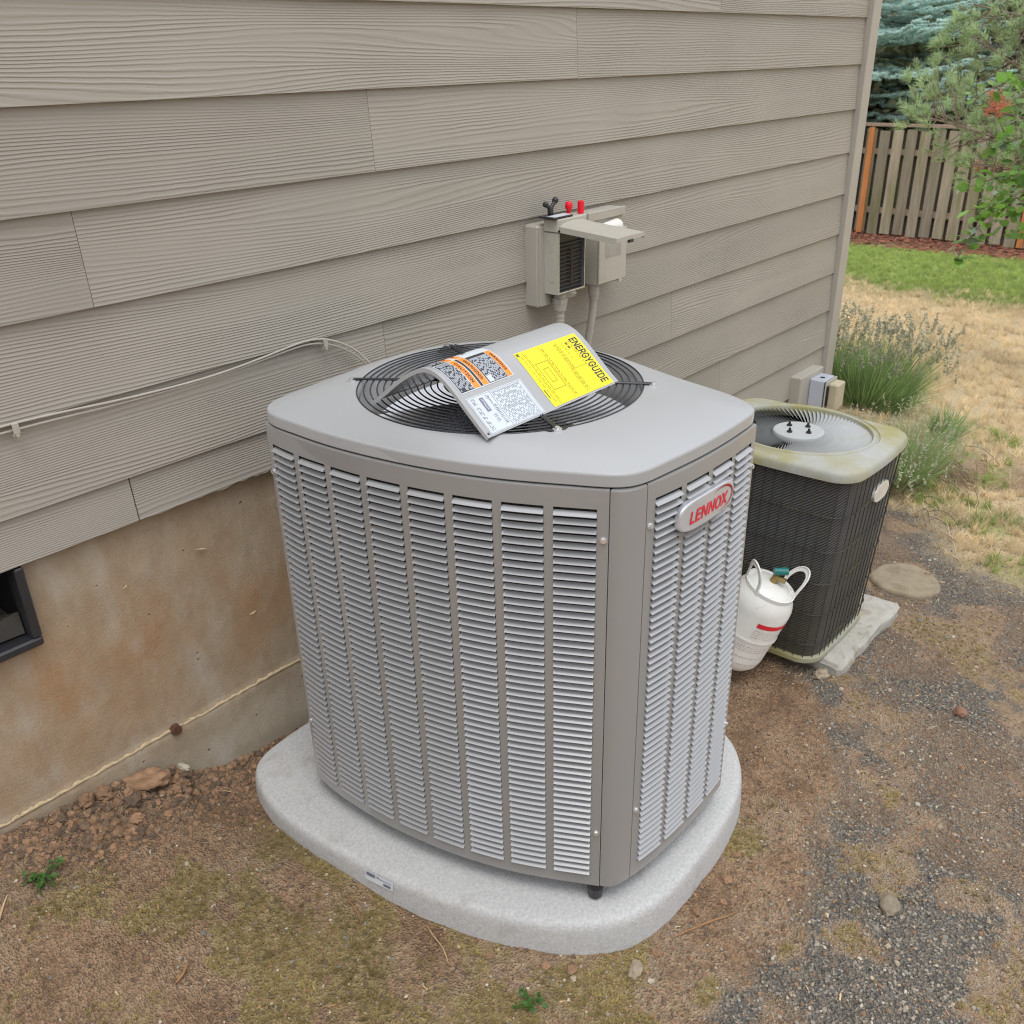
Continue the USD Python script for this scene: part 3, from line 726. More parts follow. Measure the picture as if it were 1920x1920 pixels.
part(unit, 'cabinet_interior', cat([revolve([(HR - .016, .86), (.0001, .84)], 40, (*HC, 0)), PL.strip(.0, PL.L, [(-.034, ZB + .004), (-.034, ZT - .004)]), PR.strip(0, PR.L, [(-.034, ZB + .004), (-.034, ZT - .004)]),
                                    grid(np.array([np.c_[inset(RR, .03), np.full(len(RR), ZB + .004)], np.c_[np.repeat([[1.3, -.6]], len(RR), 0), np.full(len(RR), ZB + .004)]]), wrap=True),
                                    post.strip(0, post.L, [(-.03, ZB + .004), (-.03, ZT)], 6), Plan(LP[-2:]).strip(0, .002, [(-.01, ZB), (-.01, ZT)], 2)]), M['dark'])
t72 = np.arange(120) * 2 * np.pi / 120
grl = part(unit, 'fan_guard', cyl((*HC, HZ - .004), (*HC, HZ - .001), .045, .045, 40), M['wire'])
for r in np.arange(.0585, .283, .0132):
    part(grl, 'guard_ring', tube(np.c_[HC[0] + r * np.cos(t72), HC[1] + r * np.sin(t72), np.full(120, HZ)], .00165, 6, True), M['wire'], smooth=True)
SPOKES = [(1.135, -.342), (1.48, -.846), (1.169, -.838), (1.421, -.342)]
for k, q in enumerate(SPOKES):
    d = np.array(q) - HC; d /= np.linalg.norm(d); e = np.array([-d[1], d[0]])
    far = .303 if k < 2 else .290
    sp = [tube([(*(HC + d * .04 + e * o), HZ + dz), (*(HC + d * far + e * o * .6), HZ + dz)], .0021, 8) for o, dz in ((-.0034, .0030), (.0034, .0030))]
    part(grl, 'guard_spoke', cat(sp), M['wire'], smooth=True)
    if k >= 2:
        c = HC + d * .278
        part(grl, 'guard_bracket', cat([trimesh.convex.convex_hull(np.array([[*(c + e * a - d * b), HZ + z] for a, b, z in ((-.042, .012, -.004), (.042, .012, -.004), (-.014, -.014, .002), (.014, -.014, .002), (-.016, -.012, -.012), (.016, -.012, -.012))]))]), M['black'])
    c2 = HC + d * (far - .002)
    part(grl, 'guard_bolt', cat([cyl((*c2, HZ - .004), (*c2, HZ + .0025), .0085, .0085, 16), cyl((*c2, HZ + .0025), (*c2, HZ + .006), .0048, .0048, 6)]), M['steel'])
mot = part(unit, 'fan_motor', cat([cyl((*HC, .88), (*HC, 1.045), .055, .055, 32), cyl((*HC, 1.045), (*HC, 1.052), .046, .036, 32)]), M['black'], smooth=30)
FANROT = 184.
for k in range(3):
    a0 = math.radians(FANROT + 120 * k)
    bl = []
    for u in np.linspace(0, 1, 12):
        r = .05 + .212 * u
        row = []
        for w in np.linspace(-.5, .5, 12):
            a = a0 + w * (1.62 - .12 * u) + .12 * u
            row.append((HC[0] + r * math.cos(a), HC[1] + r * math.sin(a), 1.030 - .045 * w - .010 * math.cos(w * 3)))
        bl.append(row)
    part(unit, 'fan_blade', grid(np.array(bl)), M['alu'], smooth=True)


def screw(pl, s, z, par):
    c, n = pl.at(s, 0.), pl.at(s, 1.) - pl.at(s, 0.)
    P = lambda o: (c[0] + n[0] * o, c[1] + n[1] * o, z)
    part(par, 'screw', cat([cyl(P(-.003), P(.0016), .0066, .0062, 16), cyl(P(.0016), P(.0052), .0046, .0042, 6)]), M['steel'])


for pl, s, z in ((PL, .009, .935), (PL, .009, .31), (PL, PL.L - .0085, .942), (PL, PL.L - .0085, .285), (PR, .0085, .955), (PR, .0085, .32), (PR, PR.L - .008, .95), (PR, PR.L - .008, .325)):
    screw(pl, s, z, unit)
for x, y in ((1.133, -.968), (1.535, -.97), (1.02, -.32), (1.56, -.33)):
    part(unit, 'rubber_foot', cat([cyl((x, y, .096), (x, y, .122), .015, .018, 24), cyl((x, y, .122), (x, y, .141), .018, .014, 24)]), M['black'], smooth=30)

# badge on the narrow panel: silver plaque, red lettering and swoosh
BX0, BX1, BZ0, BZ1 = .0700, .2475, .914, .974
def badge_outline(n=96, g=1.0):
    t = np.arange(n) * 2 * np.pi / n
    a, b = (BX1 - BX0) / 2 * g, (BZ1 - BZ0) / 2 * g
    e = .48
    return np.c_[(BX0 + BX1) / 2 + a * np.sign(np.cos(t)) * np.abs(np.cos(t)) ** e, (BZ0 + BZ1) / 2 + b * np.sign(np.sin(t)) * np.abs(np.sin(t)) ** .62]
def on_right(P2, off):
    return np.c_[PR.at(P2[:, 0], np.full(len(P2), off)), P2[:, 1]]
bl = [on_right(badge_outline(g=g), o) for g, o in ((1.0, .002), (1.0, .010), (.985, .0125), (.955, .0140), (.90, .0142))]
c0 = on_right(np.repeat([[(BX0 + BX1) / 2, (BZ0 + BZ1) / 2]], 96, 0), .0142)
bdg = part(unit, 'badge', grid(np.array(bl + [c0]), wrap=True, flip=True), M['silver'], smooth=40)
def flat_on_right(mesh, off):
    v, f, _ = meshkit.arrays(mesh)
    return tm(np.c_[PR.at(v[:, 0], off + v[:, 2]), v[:, 1]], f)
tx = text_mesh('LENNOX', .0225, .0008, True)
v, f, _ = meshkit.arrays(tx)
w = v[:, 0].max()
v[:, 0] = v[:, 0] * (.122 / w) + .17 * v[:, 1]
v[:, 0] += .096; v[:, 1] += .930
part(bdg, 'lettering', flat_on_right(tm(v, f), .0142), M['red'])
tt = np.linspace(math.radians(128), math.radians(-95), 60)
arc = np.c_[.196 + .042 * np.cos(tt), .9445 + .0235 * np.sin(tt)]
wd = np.interp(tt, [tt[-1], -.3, .9, tt[0]], [.0003, .0034, .0040, .0003])
nr = np.gradient(arc, axis=0); nr = np.stack([nr[:, 1], -nr[:, 0]], -1); nr /= np.linalg.norm(nr, axis=1, keepdims=True)
A, B = arc + nr * wd[:, None] * .5, arc - nr * wd[:, None] * .5
part(bdg, 'swoosh', cat([grid(np.stack([on_right(A, .0149), on_right(B, .0149)], 0), flip=k) for k in (0, 1)]), M['red'])

# ------------------------------------------------------------------ bent service panel with its stickers, lying on the fan guard
prof = np.array([(-.478, 1.0935), (-.55, 1.147), (-.60, 1.178), (-.63, 1.188), (-.66, 1.1835), (-.70, 1.158), (-.74, 1.1235), (-.777, 1.0935)])
sp_ = np.r_[0, np.cumsum(np.linalg.norm(np.diff(prof, axis=0), axis=1))]
PC_ = CubicSpline(sp_, prof)
VL = sp_[-1]
PU0, PU1 = 1.0605, 1.4405
def on_panel(u, vv, off=0.):
    u, vv = np.asarray(u, float), np.asarray(vv, float)
    q, t = PC_(vv), PC_(vv, 1)
    t /= np.linalg.norm(t, axis=-1, keepdims=True)
    n = np.stack([-t[..., 1], t[..., 0]], -1)
    n = n * np.where(n[..., 1:] < 0, -1, 1)
    yz = q + n * np.asarray(off)[..., None]
    return np.stack([PU0 + u, yz[..., 0], yz[..., 1]], -1)
def psheet(u0, u1, v0, v1, off, nu=2, nv=30):
    U, V = np.meshgrid(np.linspace(u0, u1, nu), np.linspace(v0, v1, nv), indexing='ij')
    return grid(on_panel(U, V, np.full(U.shape, off)), flip=True)
def pmesh(mesh, off):
    """bend a flat mesh (text x = along v, text y = along u, z = height) onto the panel"""
    v, f, _ = meshkit.arrays(mesh)
    return tm(on_panel(v[:, 1], v[:, 0], off + v[:, 2]), f)
def rects(L, off):
    """list of (u0, u1, v0, v1) print rectangles"""
    return cat([psheet(*r, off, 2, max(2, int(abs(r[3] - r[2]) / .006) + 1)) for r in L])
sp = thing('service_panel', 'bent grey sheet metal panel with yellow and orange stickers lying on the fan guard', 'metal panel', (1.25, -.63, 1.09))
LU = PU1 - PU0
ex = []
V = np.linspace(0, VL, 50)
for u, du in ((0., -.0), (LU, 0.)):
    ex.append(np.array([on_panel(np.full(50, u + (0 if o > -.0015 else 0)), V, np.full(50, o)) for o in (0., -.0015, -.0075)]))
shell = [psheet(0.0, LU, 0, VL, .0, 12, 50)]
for k, E_ in enumerate(ex):
    shell += [grid(E_, flip=bool(k))]
for vv in (0., VL):
    U = np.linspace(.012, LU - .012, 10)
    e = np.array([on_panel(U, np.full(10, vv), np.full(10, o)) for o in (0., -.0011)])
    shell += [grid(e)]
part(sp, 'sheet', cat(shell), M['acgrey_toplit'], smooth=35)
# yellow energy label
yl = part(sp, 'energy_label', psheet(.183, .366, .2265, .3545, .0006, 2, 14), M['yellow'])
ty = text_mesh('ENERGYGUIDE', .0205, .0003, True)
v, f, _ = meshkit.arrays(ty); v[:, 0] = v[:, 0] * (.1115 / v[:, 0].max()) + .2345; v[:, 1] += .3380
part(yl, 'lettering', pmesh(tm(v, f), .0008), M['ink'])
T = .0009
L = []
for u in (.334, .3305, .312, .2955, .2925, .2895, .2560, .2535, .2060, .1945):
    a = .2385 if u > .3 else .236
    x = a
    b = {.334: .305, .3305: .29, .312: .276}.get(u, .348)
    while x < b:
        w_ = RNG.uniform(.003, .012); L.append((u, u + T, x, min(x + w_, b))); x += w_ + RNG.uniform(.0015, .004)
for u, a, b in ((.2985, .232, .297), (.2865, .297, .352), (.2495, .232, .352), (.2025, .232, .352)):
    L.append((u, u + T * .8, a, b))
for a0, a1, b0, b1 in ((.212, .246, .262, .322), (.222, .236, .276, .306)):
    L += [(a0, a0 + T, b0, b1), (a1, a1 + T, b0, b1), (a0, a1, b0, b0 + T), (a0, a1, b1, b1 + T)]
L += [(.2985, .334, .297, .2976), (.321, .327, .240, .246), (.321, .327, .249, .255), (.186, .193, .229, .236), (.187, .1895, .315, .335)]
part(yl, 'small_print', rects(L, .0009), plain('label_faded_ink', (.12, .105, .005), .5, .1, 60.), kind='stuff')
# orange and black warning label over the bend
wl = part(sp, 'warning_label', psheet(.0105, .149, .118, .2665, .0006, 2, 40), M['white'])
for a, b, c, d in ((.0125, .0455, .120, .1885), (.0125, .0455, .1915, .2645), (.0625, .0680, .1915, .2645), (.0845, .1325, .1955, .2645)):
    part(wl, 'black_panel', psheet(a, b, c, d, .0009, 2, 24), M['ink'])
for a, b, c, d in ((.047, .0605, .120, .1885), (.047, .0605, .1915, .2645), (.0695, .083, .120, .1885), (.0695, .083, .1915, .2645), (.1340, .1465, .1955, .2645)):
    part(wl, 'orange_band', psheet(a, b, c, d, .0009, 2, 24), M['orange'])
for s_, u, v0, h, wd_, m in (('WARNING', .1372, .205, .0062, .046, 'ink'), ('WARNING', .0728, .2, .0062, .052, 'ink'), ('CAUTION', .0503, .2, .0062, .052, 'ink'), ('WARNING', .0728, .128, .0062, .05, 'ink'), ('CAUTION', .0503, .128, .0062, .05, 'ink')):
    t_ = text_mesh(s_, h, .0002, True); v, f, _ = meshkit.arrays(t_); v[:, 0] = v[:, 0] * (wd_ / v[:, 0].max()) + v0; v[:, 1] += u
    part(wl, 'lettering', pmesh(tm(v, f), .0012), M[m])
L = []
for u in np.arange(.0145, .0445, .0032):
    for a, b in ((.122, .187), (.1935, .263)):
        x = a
        while x < b - .004:
            w_ = RNG.uniform(.004, .014); L.append((u, u + .0019, x, min(b, x + w_))); x += w_ + RNG.uniform(.001, .006)
for u in np.arange(.0865, .1310, .0030):
    x = .203
    while x < .262:
        w_ = RNG.uniform(.003, .012); L.append((u, u + .0020, x, min(.2635, x + w_))); x += w_ + RNG.uniform(.001, .005)
part(wl, 'small_print', rects(L, .0012), plain('label_white_ink', (.42, .45, .50), .45, .2, 160.), kind='stuff')
part(wl, 'pictogram', rects([(.098, .101, .158, .168), (.102, .106, .155, .162), (.102, .105, .164, .175), (.106, .1075, .163, .175), (.109, .1105, .164, .174), (.1115, .113, .166, .173), (.098, .1, .172, .178), (.114, .1155, .157, .16)], .0010), M['ink'])
part(wl, 'code_patch', psheet(.0865, .0985, .250, .2635, .0014, 2, 4), M['white'])
# white rating label
rl = part(sp, 'rating_label', psheet(.0115, .1545, .277, .3555, .0006, 2, 10), M['white'])
L = [(.0135, .1525, .2788, .2793), (.0135, .1525, .3535, .3540), (.0135, .0139, .2788, .354), (.1521, .1525, .2788, .354), (.0690, .0697, .279, .354), (.0700, .1455, .3170, .3174), (.1450, .1455, .279, .354)]
part(rl, 'ruled_lines', rects(L, .0009), M['violet'], kind='stuff')
L = []
for u in np.r_[.0195, .0225, .0255, np.arange(.0735, .1440, .0034)]:
    x = .2815
    while x < .351:
        w_ = RNG.uniform(.002, .009); L.append((u, u + .0013, x, min(.352, x + w_))); x += w_ + RNG.uniform(.0015, .007)
for k, x in enumerate(np.arange(.286, .346, .0032)):
    L.append((.0575, .0575 + (.0075 if k > 5 else .0035), x, x + RNG.uniform(.0006, .0018)))
for x in (.322, .326, .331, .335):
    L += [(.0475, .0515, x, x + .002), (.0445, .0455, x, x + .0028)]
part(rl, 'small_print', rects(L, .0009), M['lgrey'], kind='stuff')
part(rl, 'logo_block', psheet(.0375, .0475, .2845, .3135, .0009, 2, 5), M['violet'])
tl_ = text_mesh('LENNOX', .0046, .0002, True); v, f, _ = meshkit.arrays(tl_); v[:, 0] = v[:, 0] * (.024 / v[:, 0].max()) + .287; v[:, 1] += .0402
part(rl, 'lettering', pmesh(tm(v, f), .0012), M['white'])

tri = np.array([(.283, .0545), (.2905, .0545), (.28675, .0625)])
tri_l = [tube([(*tri[a], 0), (*tri[(a + 1) % 3], 0)], .00025, 4) for a in range(3)]
part(rl, 'hazard_mark', pmesh(cat(tri_l), .0009), M['violet'])
part(sp, 'screw_hole', pmesh(cat([cyl((.351, .006, 0), (.351, .006, .0004), .0022, .0022, 12)]), .0004), M['ink'])

# ------------------------------------------------------------------ wall fixtures
def fixture(name, label, cat_, loc, group=None):
    return thing(name, label, cat_, loc, group)


mb = fixture('mounting_block', 'tall beige mounting block behind the open electrical box', 'mounting block', (2.16, 0, 1.0))
part(mb, 'block', cbox(2.080, 2.262, -.042, .012, 1.004, 1.240, .006), M['putty'])
part(mb, 'block_lip', cbox(2.084, 2.258, -.0455, -.0423, 1.009, 1.236, .003), M['putty'])
bx = fixture('disconnect_box', 'open beige electrical disconnect box with raised lid and black interior', 'electrical box', (2.17, -.07, 1.04))
X0, X1, YB, YF, Z0, Z1 = 2.107, 2.236, -.0425, -.0955, 1.045, 1.2195
part(bx, 'shell', cat([cbox(X0, X0 + .0025, YF, YB, Z0, Z1, .0005), cbox(X1 - .0025, X1, YF, YB, Z0, Z1, .0005), cbox(X0 + .003, X1 - .003, YF, YB, Z0, Z0 + .0025, .0005), cbox(X0 + .003, X1 - .003, YB - .003, YB, Z0 + .003, Z1, .0005)]), M['beige'])
part(bx, 'head', cbox(X0 - .002, X1 + .004, YF - .002, YB + .001, Z1 + .0015, 1.258, .003), M['beige'])
part(bx, 'edge_strip', cat([box(X0 + .0026, X0 + .0042, YF - .001, YF + .016, Z0 + .003, Z1), box(X1 - .0042, X1 - .0026, YF - .001, YF + .01, Z0 + .003, Z1), box(X0 + .005, X1 - .005, YF - .001, YF + .004, Z0 + .003, Z0 + .005)]), M['steel'])
part(bx, 'fuse_block', cat([box(X0 + .006, X1 - .006, YF + .012, YB - .004, Z0 + .006, Z1 - .002)]), M['black'])
part(bx, 'fuse_block_rib', cat([cbox(X0 + .010, X1 - .010, YF + .006, YF + .0118, z, z + .004, .0008) for z in np.arange(Z0 + .012, Z1 - .03, .0115)]), M['black'], kind='stuff')
part(bx, 'copper_contact', cat([cbox(X0 + .066, X0 + .073, YF + .004, YF + .0058, Z0 + .02, Z1 - .05, .0006)]), plain('dull_copper', (.07, .045, .03), .5, .3, 40., metal=.6))
kn = [cyl((X0 - .0006, -.072, 1.092), (X0 + .001, -.072, 1.092), .012, .012, 24), cyl((X0 - .0006, -.07, 1.242), (X0 - .004, -.07, 1.242), .0025, .0025, 10)]
part(bx, 'knockout', cat(kn), M['beige'])
part(bx, 'padlock_lug', cat([cyl((2.172, YF - .006, Z0 - .004), (2.172, YF - .006, Z0 - .001), .009, .009, 20), box(2.166, 2.178, YF - .006, YF + .004, Z0 - .0035, Z0 - .0012)]), M['beige'])
# lid swung up and held out level
lid = []
ys = np.linspace(-.099, -.296, 12)
xc = np.linspace(X0 + .0015, X1 + .006, 9)
Vt_ = np.array([[(x, y, 1.2385 - .014 * (i / 11) + (.011 * (1 - abs((j - 4) / 4) ** 3) * max(0, 1 - i / 5.5) if 0 < j < 8 else 0)) for j, x in enumerate(xc)] for i, y in enumerate(ys)])
lid = [grid(Vt_)]
for j in (0, 8):
    e = np.array([Vt_[:, j], Vt_[:, j] - np.c_[np.zeros(12), np.zeros(12), np.full(12, .016)]])
    lid += [grid(e, flip=j > 0)]
e = np.array([Vt_[-1], Vt_[-1] - [0, 0, .011]]); lid += [grid(e)]
lidp = part(bx, 'lid', cat(lid), M['beige'], smooth=30)
part(lidp, 'lid_latch', cbox(2.165, 2.185, -.3, -.292, 1.206, 1.2145, .001), M['black'])
part(bx, 'hinge_pin', cyl((X0 - .001, -.0985, 1.226), (X1 + .003, -.0985, 1.226), .0035, .0035, 10), M['dark'])
cd = fixture('conduit', 'ribbed beige conduit with a thick coupling below the open electrical box', 'conduit', (2.15, -.07, .5))
zz = np.arange(.42, .992, .0035)
xo = lambda z: 2.148 - .02 * np.maximum(0, .99 - z)
part(cd, 'hose', tube(np.c_[xo(zz), np.full(len(zz), -.07), zz], .0120 + .0030 * np.abs(np.sin(np.arange(len(zz)) * math.pi / 4.)), 14), M['putty'], smooth=True)
part(cd, 'coupling', cat([cyl((2.148, -.07, 1.028), (2.148, -.07, 1.0445), .019, .019, 24), cyl((2.148, -.07, 1.0105), (2.148, -.07, 1.0275), .0225, .0225, 8), cyl((2.148, -.07, .99), (2.148, -.07, 1.01), .0175, .0215, 24)]), M['putty'], smooth=30)
po = fixture('pullout_handle', 'black plastic pull handle on a white labelled plate on top of the open electrical box', 'handle', (2.15, -.06, 1.2585))
part(po, 'base_plate', cbox(2.092, 2.178, -.094, -.036, 1.2585, 1.2645, .0015), M['black'])
part(po, 'plate_label', box(2.097, 2.174, -.092, -.062, 1.2646, 1.2652), M['white'])
part(po, 'grip', cat([cbox(2.126, 2.142, -.052, -.040, 1.265, 1.286, .002), tube([(2.134, -.046, 1.279), (2.120, -.046, 1.290), (2.113, -.046, 1.294)], [.006, .0055, .006], 10), tube([(2.134, -.046, 1.279), (2.148, -.046, 1.293), (2.155, -.046, 1.300)], [.006, .0055, .006], 10),
                      trimesh.creation.icosphere(2, .0085).apply_translation((2.112, -.046, 1.2945)), trimesh.creation.icosphere(2, .0095).apply_translation((2.156, -.046, 1.301))]), M['black'], smooth=40)
for k, (x, y, lb) in enumerate(((2.206, -.056, 'left of two red plastic caps standing on the electrical box beside the white plate'), (2.233, -.079, 'right of two red plastic caps standing on the electrical box near the second mounting block'))):
    c = thing('red_cap', lb, 'plastic cap', (x, y, 1.2585))
    part(c, 'cap', revolve([(.0001, 1.2585), (.0085, 1.2585), (.0090, 1.262), (.0098, 1.264), (.0098, 1.2885), (.0085, 1.2925), (.005, 1.2945), (.0001, 1.295)] if k else [(.0001, 1.2585), (.0062, 1.2585), (.0062, 1.2690), (.0105, 1.2735), (.0115, 1.2800), (.0105, 1.2870), (.0075, 1.2920), (.0001, 1.2940)], 24, (x, y, 0)), M['redcap'], smooth=40)
mb2 = fixture('mounting_block', 'upper beige mounting block with a pale round cover behind the second electrical box', 'mounting block', (2.40, 0, 1.05))
part(mb2, 'block', cbox(2.305, 2.490, -.050, .012, 1.03, 1.246, .004), M['putty'])
part(mb2, 'block_hood', cbox(2.300, 2.495, -.058, -.0505, 1.222, 1.248, .002), M['putty'])
part(mb2, 'round_cover', cat([cyl((2.362, -.060, 1.190), (2.442, -.060, 1.194), .019, .022, 28), trimesh.creation.icosphere(3, .022).apply_translation((2.442, -.060, 1.194))]), plain('pale_plastic', (.66, .65, .60), .4, .05, 20.), smooth=40)
b2 = fixture('electrical_box', 'closed grey beige electrical box right of the open box', 'electrical box', (2.36, -.08, 1.03))
part(b2, 'shell', cbox(2.285, 2.424, -.106, -.0512, 1.041, 1.198, .003), M['beige'])
part(b2, 'cover', cbox(2.2835, 2.4255, -.1125, -.1065, 1.046, 1.200, .002), M['beige'])
part(b2, 'cover_label', box(2.315, 2.395, -.1133, -.1127, 1.122, 1.172), plain('faded_label', (.30, .28, .24), .5, .12, 30.))
part(b2, 'padlock_lug', cat([cyl((2.395, -.114, 1.044), (2.395, -.111, 1.044), .009, .009, 20)]), M['beige'])
cd2 = fixture('conduit', 'thin smooth beige conduit below the closed electrical box', 'conduit', (2.3, -.08, .4))
pth = spline([(2.305, -.078, 1.010), (2.298, -.077, .94), (2.285, -.07, .85), (2.27, -.06, .70), (2.26, -.05, .42)], 40)
part(cd2, 'pipe', tube(pth, .0115, 14), M['putty'], smooth=True)
part(cd2, 'coupling', cat([cyl((2.305, -.078, 1.008), (2.305, -.078, 1.0405), .0165, .0175, 24), cyl((2.3045, -.078, .995), (2.305, -.078, 1.0075), .0145, .0145, 24)]), M['putty'], smooth=30)

# cable stapled along the siding
cw = np.array([(.3, 1.075), (.42, 1.074), (.571, 1.074), (.679, 1.071), (.775, 1.066), (.89, 1.0625), (1.017, 1.0625), (1.128, 1.069), (1.217, 1.0765), (1.278, 1.0785), (1.318, 1.0725), (1.371, 1.050), (1.41, 1.022), (1.437, .985), (1.46, .92), (1.47, .80)])
cb = thing('wall_cable', 'pair of thin cream cables sagging along the lap siding', 'cable', (.9, -.01, 1.05))
C3 = spline(np.c_[cw[:, 0], np.interp(cw[:, 0], [.3, 1.3, 1.42, 1.47], [-.006, -.006, -.018, -.06]), cw[:, 1]], 220)
off = .0044 + .0022 * np.sin(np.linspace(0, 9, 220))
part(cb, 'strand', tube(C3 + np.c_[0 * off, 0 * off, off], .0025, 8), M['cable'], smooth=True)
part(cb, 'strand', tube(C3 - np.c_[0 * off, -.002 + 0 * off, off], .0025, 8), M['cable'], smooth=True)
for k, (x, z, lb) in enumerate(((.597, 1.073, 'cream cable clip near the left edge of the picture'), (1.322, 1.070, 'cream cable clip where the cable bends down behind the cooling unit'))):
    c = thing('cable_clip', lb, 'cable clip', (x, -.008, z))
    part(c, 'strap', cat([cbox(x - .006, x + .006, -.0145, -.0105, z - .012, z + .0095, .001), cbox(x - .006, x + .006, -.0105, .001, z - .018, z - .0125, .001)]), M['cable'])
    part(c, 'nail', cyl((x, -.0145, z - .0145), (x, -.006, z - .0145), .0035, .0035, 12), M['cable'])

# fixtures by the far corner
mb3 = fixture('mounting_block', 'beige mounting block by the house corner above the old unit', 'mounting block', (4.1, 0, .12))
part(mb3, 'block', cbox(3.995, 4.245, -.046, .012, .11, .293, .004), M['putty'])
gb = fixture('outlet_box', 'blue grey metal outlet box by the house corner', 'outlet box', (4.15, -.08, .12))
part(gb, 'shell', cbox(4.095, 4.215, -.118, -.0465, .118, .268, .004), plain('galvanised_box', (.45, .48, .55), .4, .05, 10., metal=.3))
part(gb, 'gasket', cbox(4.098, 4.212, -.1235, -.1185, .121, .265, .001), M['black'])  # black strip painted in for the shaded gap behind the cover
part(gb, 'knockout', cyl((4.15, -.085, .2675), (4.15, -.085, .2688), .012, .012, 20), M['dark'])
gc = fixture('outlet_cover', 'weathered tan weatherproof cover on the front of the outlet box', 'outlet cover', (4.15, -.15, .12))
part(gc, 'back_plate', cbox(4.094, 4.216, -.130, -.124, .118, .268, .002), M['beige'])
part(gc, 'hood', cat([cbox(4.112, 4.206, -.178, -.1305, .128, .255, .006)]), plain('weathered_tan', (.40, .35, .245), .6, .15, 20.))
part(gc, 'hinge', cyl((4.104, -.136, .15), (4.104, -.136, .245), .006, .006, 10), M['black'])

# ------------------------------------------------------------------ old condenser, its slab and the refrigerant tank
OX0, OX1, OY0, OY1 = 2.2556, 2.640, -.934, -.472
def rrect(x0, x1, y0, y1, r, n=14, bow=0.):
    P = []
    for cx, cy, a0 in ((x1 - r, y1 - r, 0), (x0 + r, y1 - r, 90), (x0 + r, y0 + r, 180), (x1 - r, y0 + r, 270)):
        for a in np.radians(np.linspace(a0, a0 + 90, n)):
            P.append((cx + r * math.cos(a), cy + r * math.sin(a)))
    P = np.array(P)
    P = np.vstack([P, P[:1]])
    s = np.r_[0, np.cumsum(np.linalg.norm(np.diff(P, axis=0), axis=1))]
    u = np.linspace(0, s[-1], 220, endpoint=False)
    P = np.c_[np.interp(u, s, P[:, 0]), np.interp(u, s, P[:, 1])]
    if bow:
        c = np.array([(x0 + x1) / 2, (y0 + y1) / 2]); q = (P - c) / [(x1 - x0) / 2, (y1 - y0) / 2]
        P[:, 0] += np.sign(q[:, 0]) * bow * np.clip(1 - q[:, 1] ** 2, 0, 1) * np.clip(np.abs(q[:, 0]) * 3 - 2, 0, 1)
        P[:, 1] += np.sign(q[:, 1]) * bow * np.clip(1 - q[:, 0] ** 2, 0, 1) * np.clip(np.abs(q[:, 1]) * 3 - 2, 0, 1)
    return P
old = thing('old_air_conditioner', 'old black coil cooling unit with a mossy grey fan top beside the new unit', 'air conditioner', (2.45, -.71, .033))
def obody(z, out=0.):
    t = (z - .043) / .59
    return inset(rrect(OX0 - .004 * t, 2.632 + .024 * t, -.929 - .036 * t, OY1, .050, bow=.006), -out)
OB = obody(.043)
part(old, 'coil', grid(np.array([np.c_[obody(z), np.full(220, z)] for z in np.linspace(.043, .635, 24)]), wrap=True), M['oldcoil'], smooth=30)
part(old, 'base_pan', grid(np.array([np.c_[inset(OB, d), np.full(len(OB), z)] for d, z in ((.02, .033), (-.008, .033), (-.011, .038), (-.010, .050), (-.005, .054), (.01, .054))]), wrap=True), M['oldtop'], smooth=40)
OWB, OWT = obody(.05, .006), obody(.634, .006)
per = np.r_[0, np.cumsum(np.linalg.norm(np.diff(np.vstack([OWB, OWB[:1]]), axis=0), axis=1))]
at_ = lambda P, u: (np.interp(u, per, np.r_[P[:, 0], P[0, 0]]), np.interp(u, per, np.r_[P[:, 1], P[0, 1]]))
for u in np.arange(0, per[-1] - .02, .028):
    (xa, ya), (xb, yb) = at_(OWB, u), at_(OWT, u)
    if ya > -.52 and xa > 2.30:
        continue
    part(old, 'guard_wire', tube([(xa, ya, .050), (xb, yb, .634)], .0014, 5), M['oldwire'])
for z in (.10, .205, .31, .415, .525):
    part(old, 'guard_wire', tube(np.c_[obody(z, .008), np.full(220, z)], .0021, 5, True), M['oldwire'])
OT = rrect(2.238, 2.664, -.978, -.452, .060, bow=.014)
OC = np.array([2.461, -.719])
th2 = np.arctan2(OT[:, 1] - OC[1], OT[:, 0] - OC[0])
ell = lambda rx, ry, z: np.c_[OC[0] + rx * np.cos(th2), OC[1] + ry * np.sin(th2), np.full(len(th2), z)]
HXr, HYr = .194, .216
tl = [np.c_[inset(OT, d), np.full(len(OT), z)] for d, z in ((.016, .634), (.001, .634), (-.001, .636), (-.0012, .642), (.0000, .652), (.0028, .6585), (.007, .6625), (.013, .665), (.022, .6665))]
I2 = inset(OT, .023)
ed = ell(HXr + .012, HYr + .012, 0)[:, :2]
for t in (.3, .6, .85, 1.):
    tl.append(np.c_[I2 * (1 - t) + ed * t, np.full(len(OT), .6667 + .0070 * t)])
tl += [ell(HXr + .0095, HYr + .0095, .6700), ell(HXr + .004, HYr + .004, .6698), ell(HXr + .001, HYr + .001, .6745), ell(HXr - .001, HYr - .001, .6752), ell(HXr - .006, HYr - .006, .6752), ell(HXr - .008, HYr - .008, .6735), ell(HXr - .0095, HYr - .0095, .668), ell(HXr - .010, HYr - .010, .642)]
part(old, 'top_cover', grid(np.array(tl), wrap=True), M['oldtop'], smooth=40)
dish = part(old, 'fan_grille', cat([revolve([(.0001, .6690), (.064, .6685), (.068, .6678), (.0725, .666), (.0745, .661), (.0745, .650)], 48, (*OC, 0))]), M['oldvane'], smooth=30)
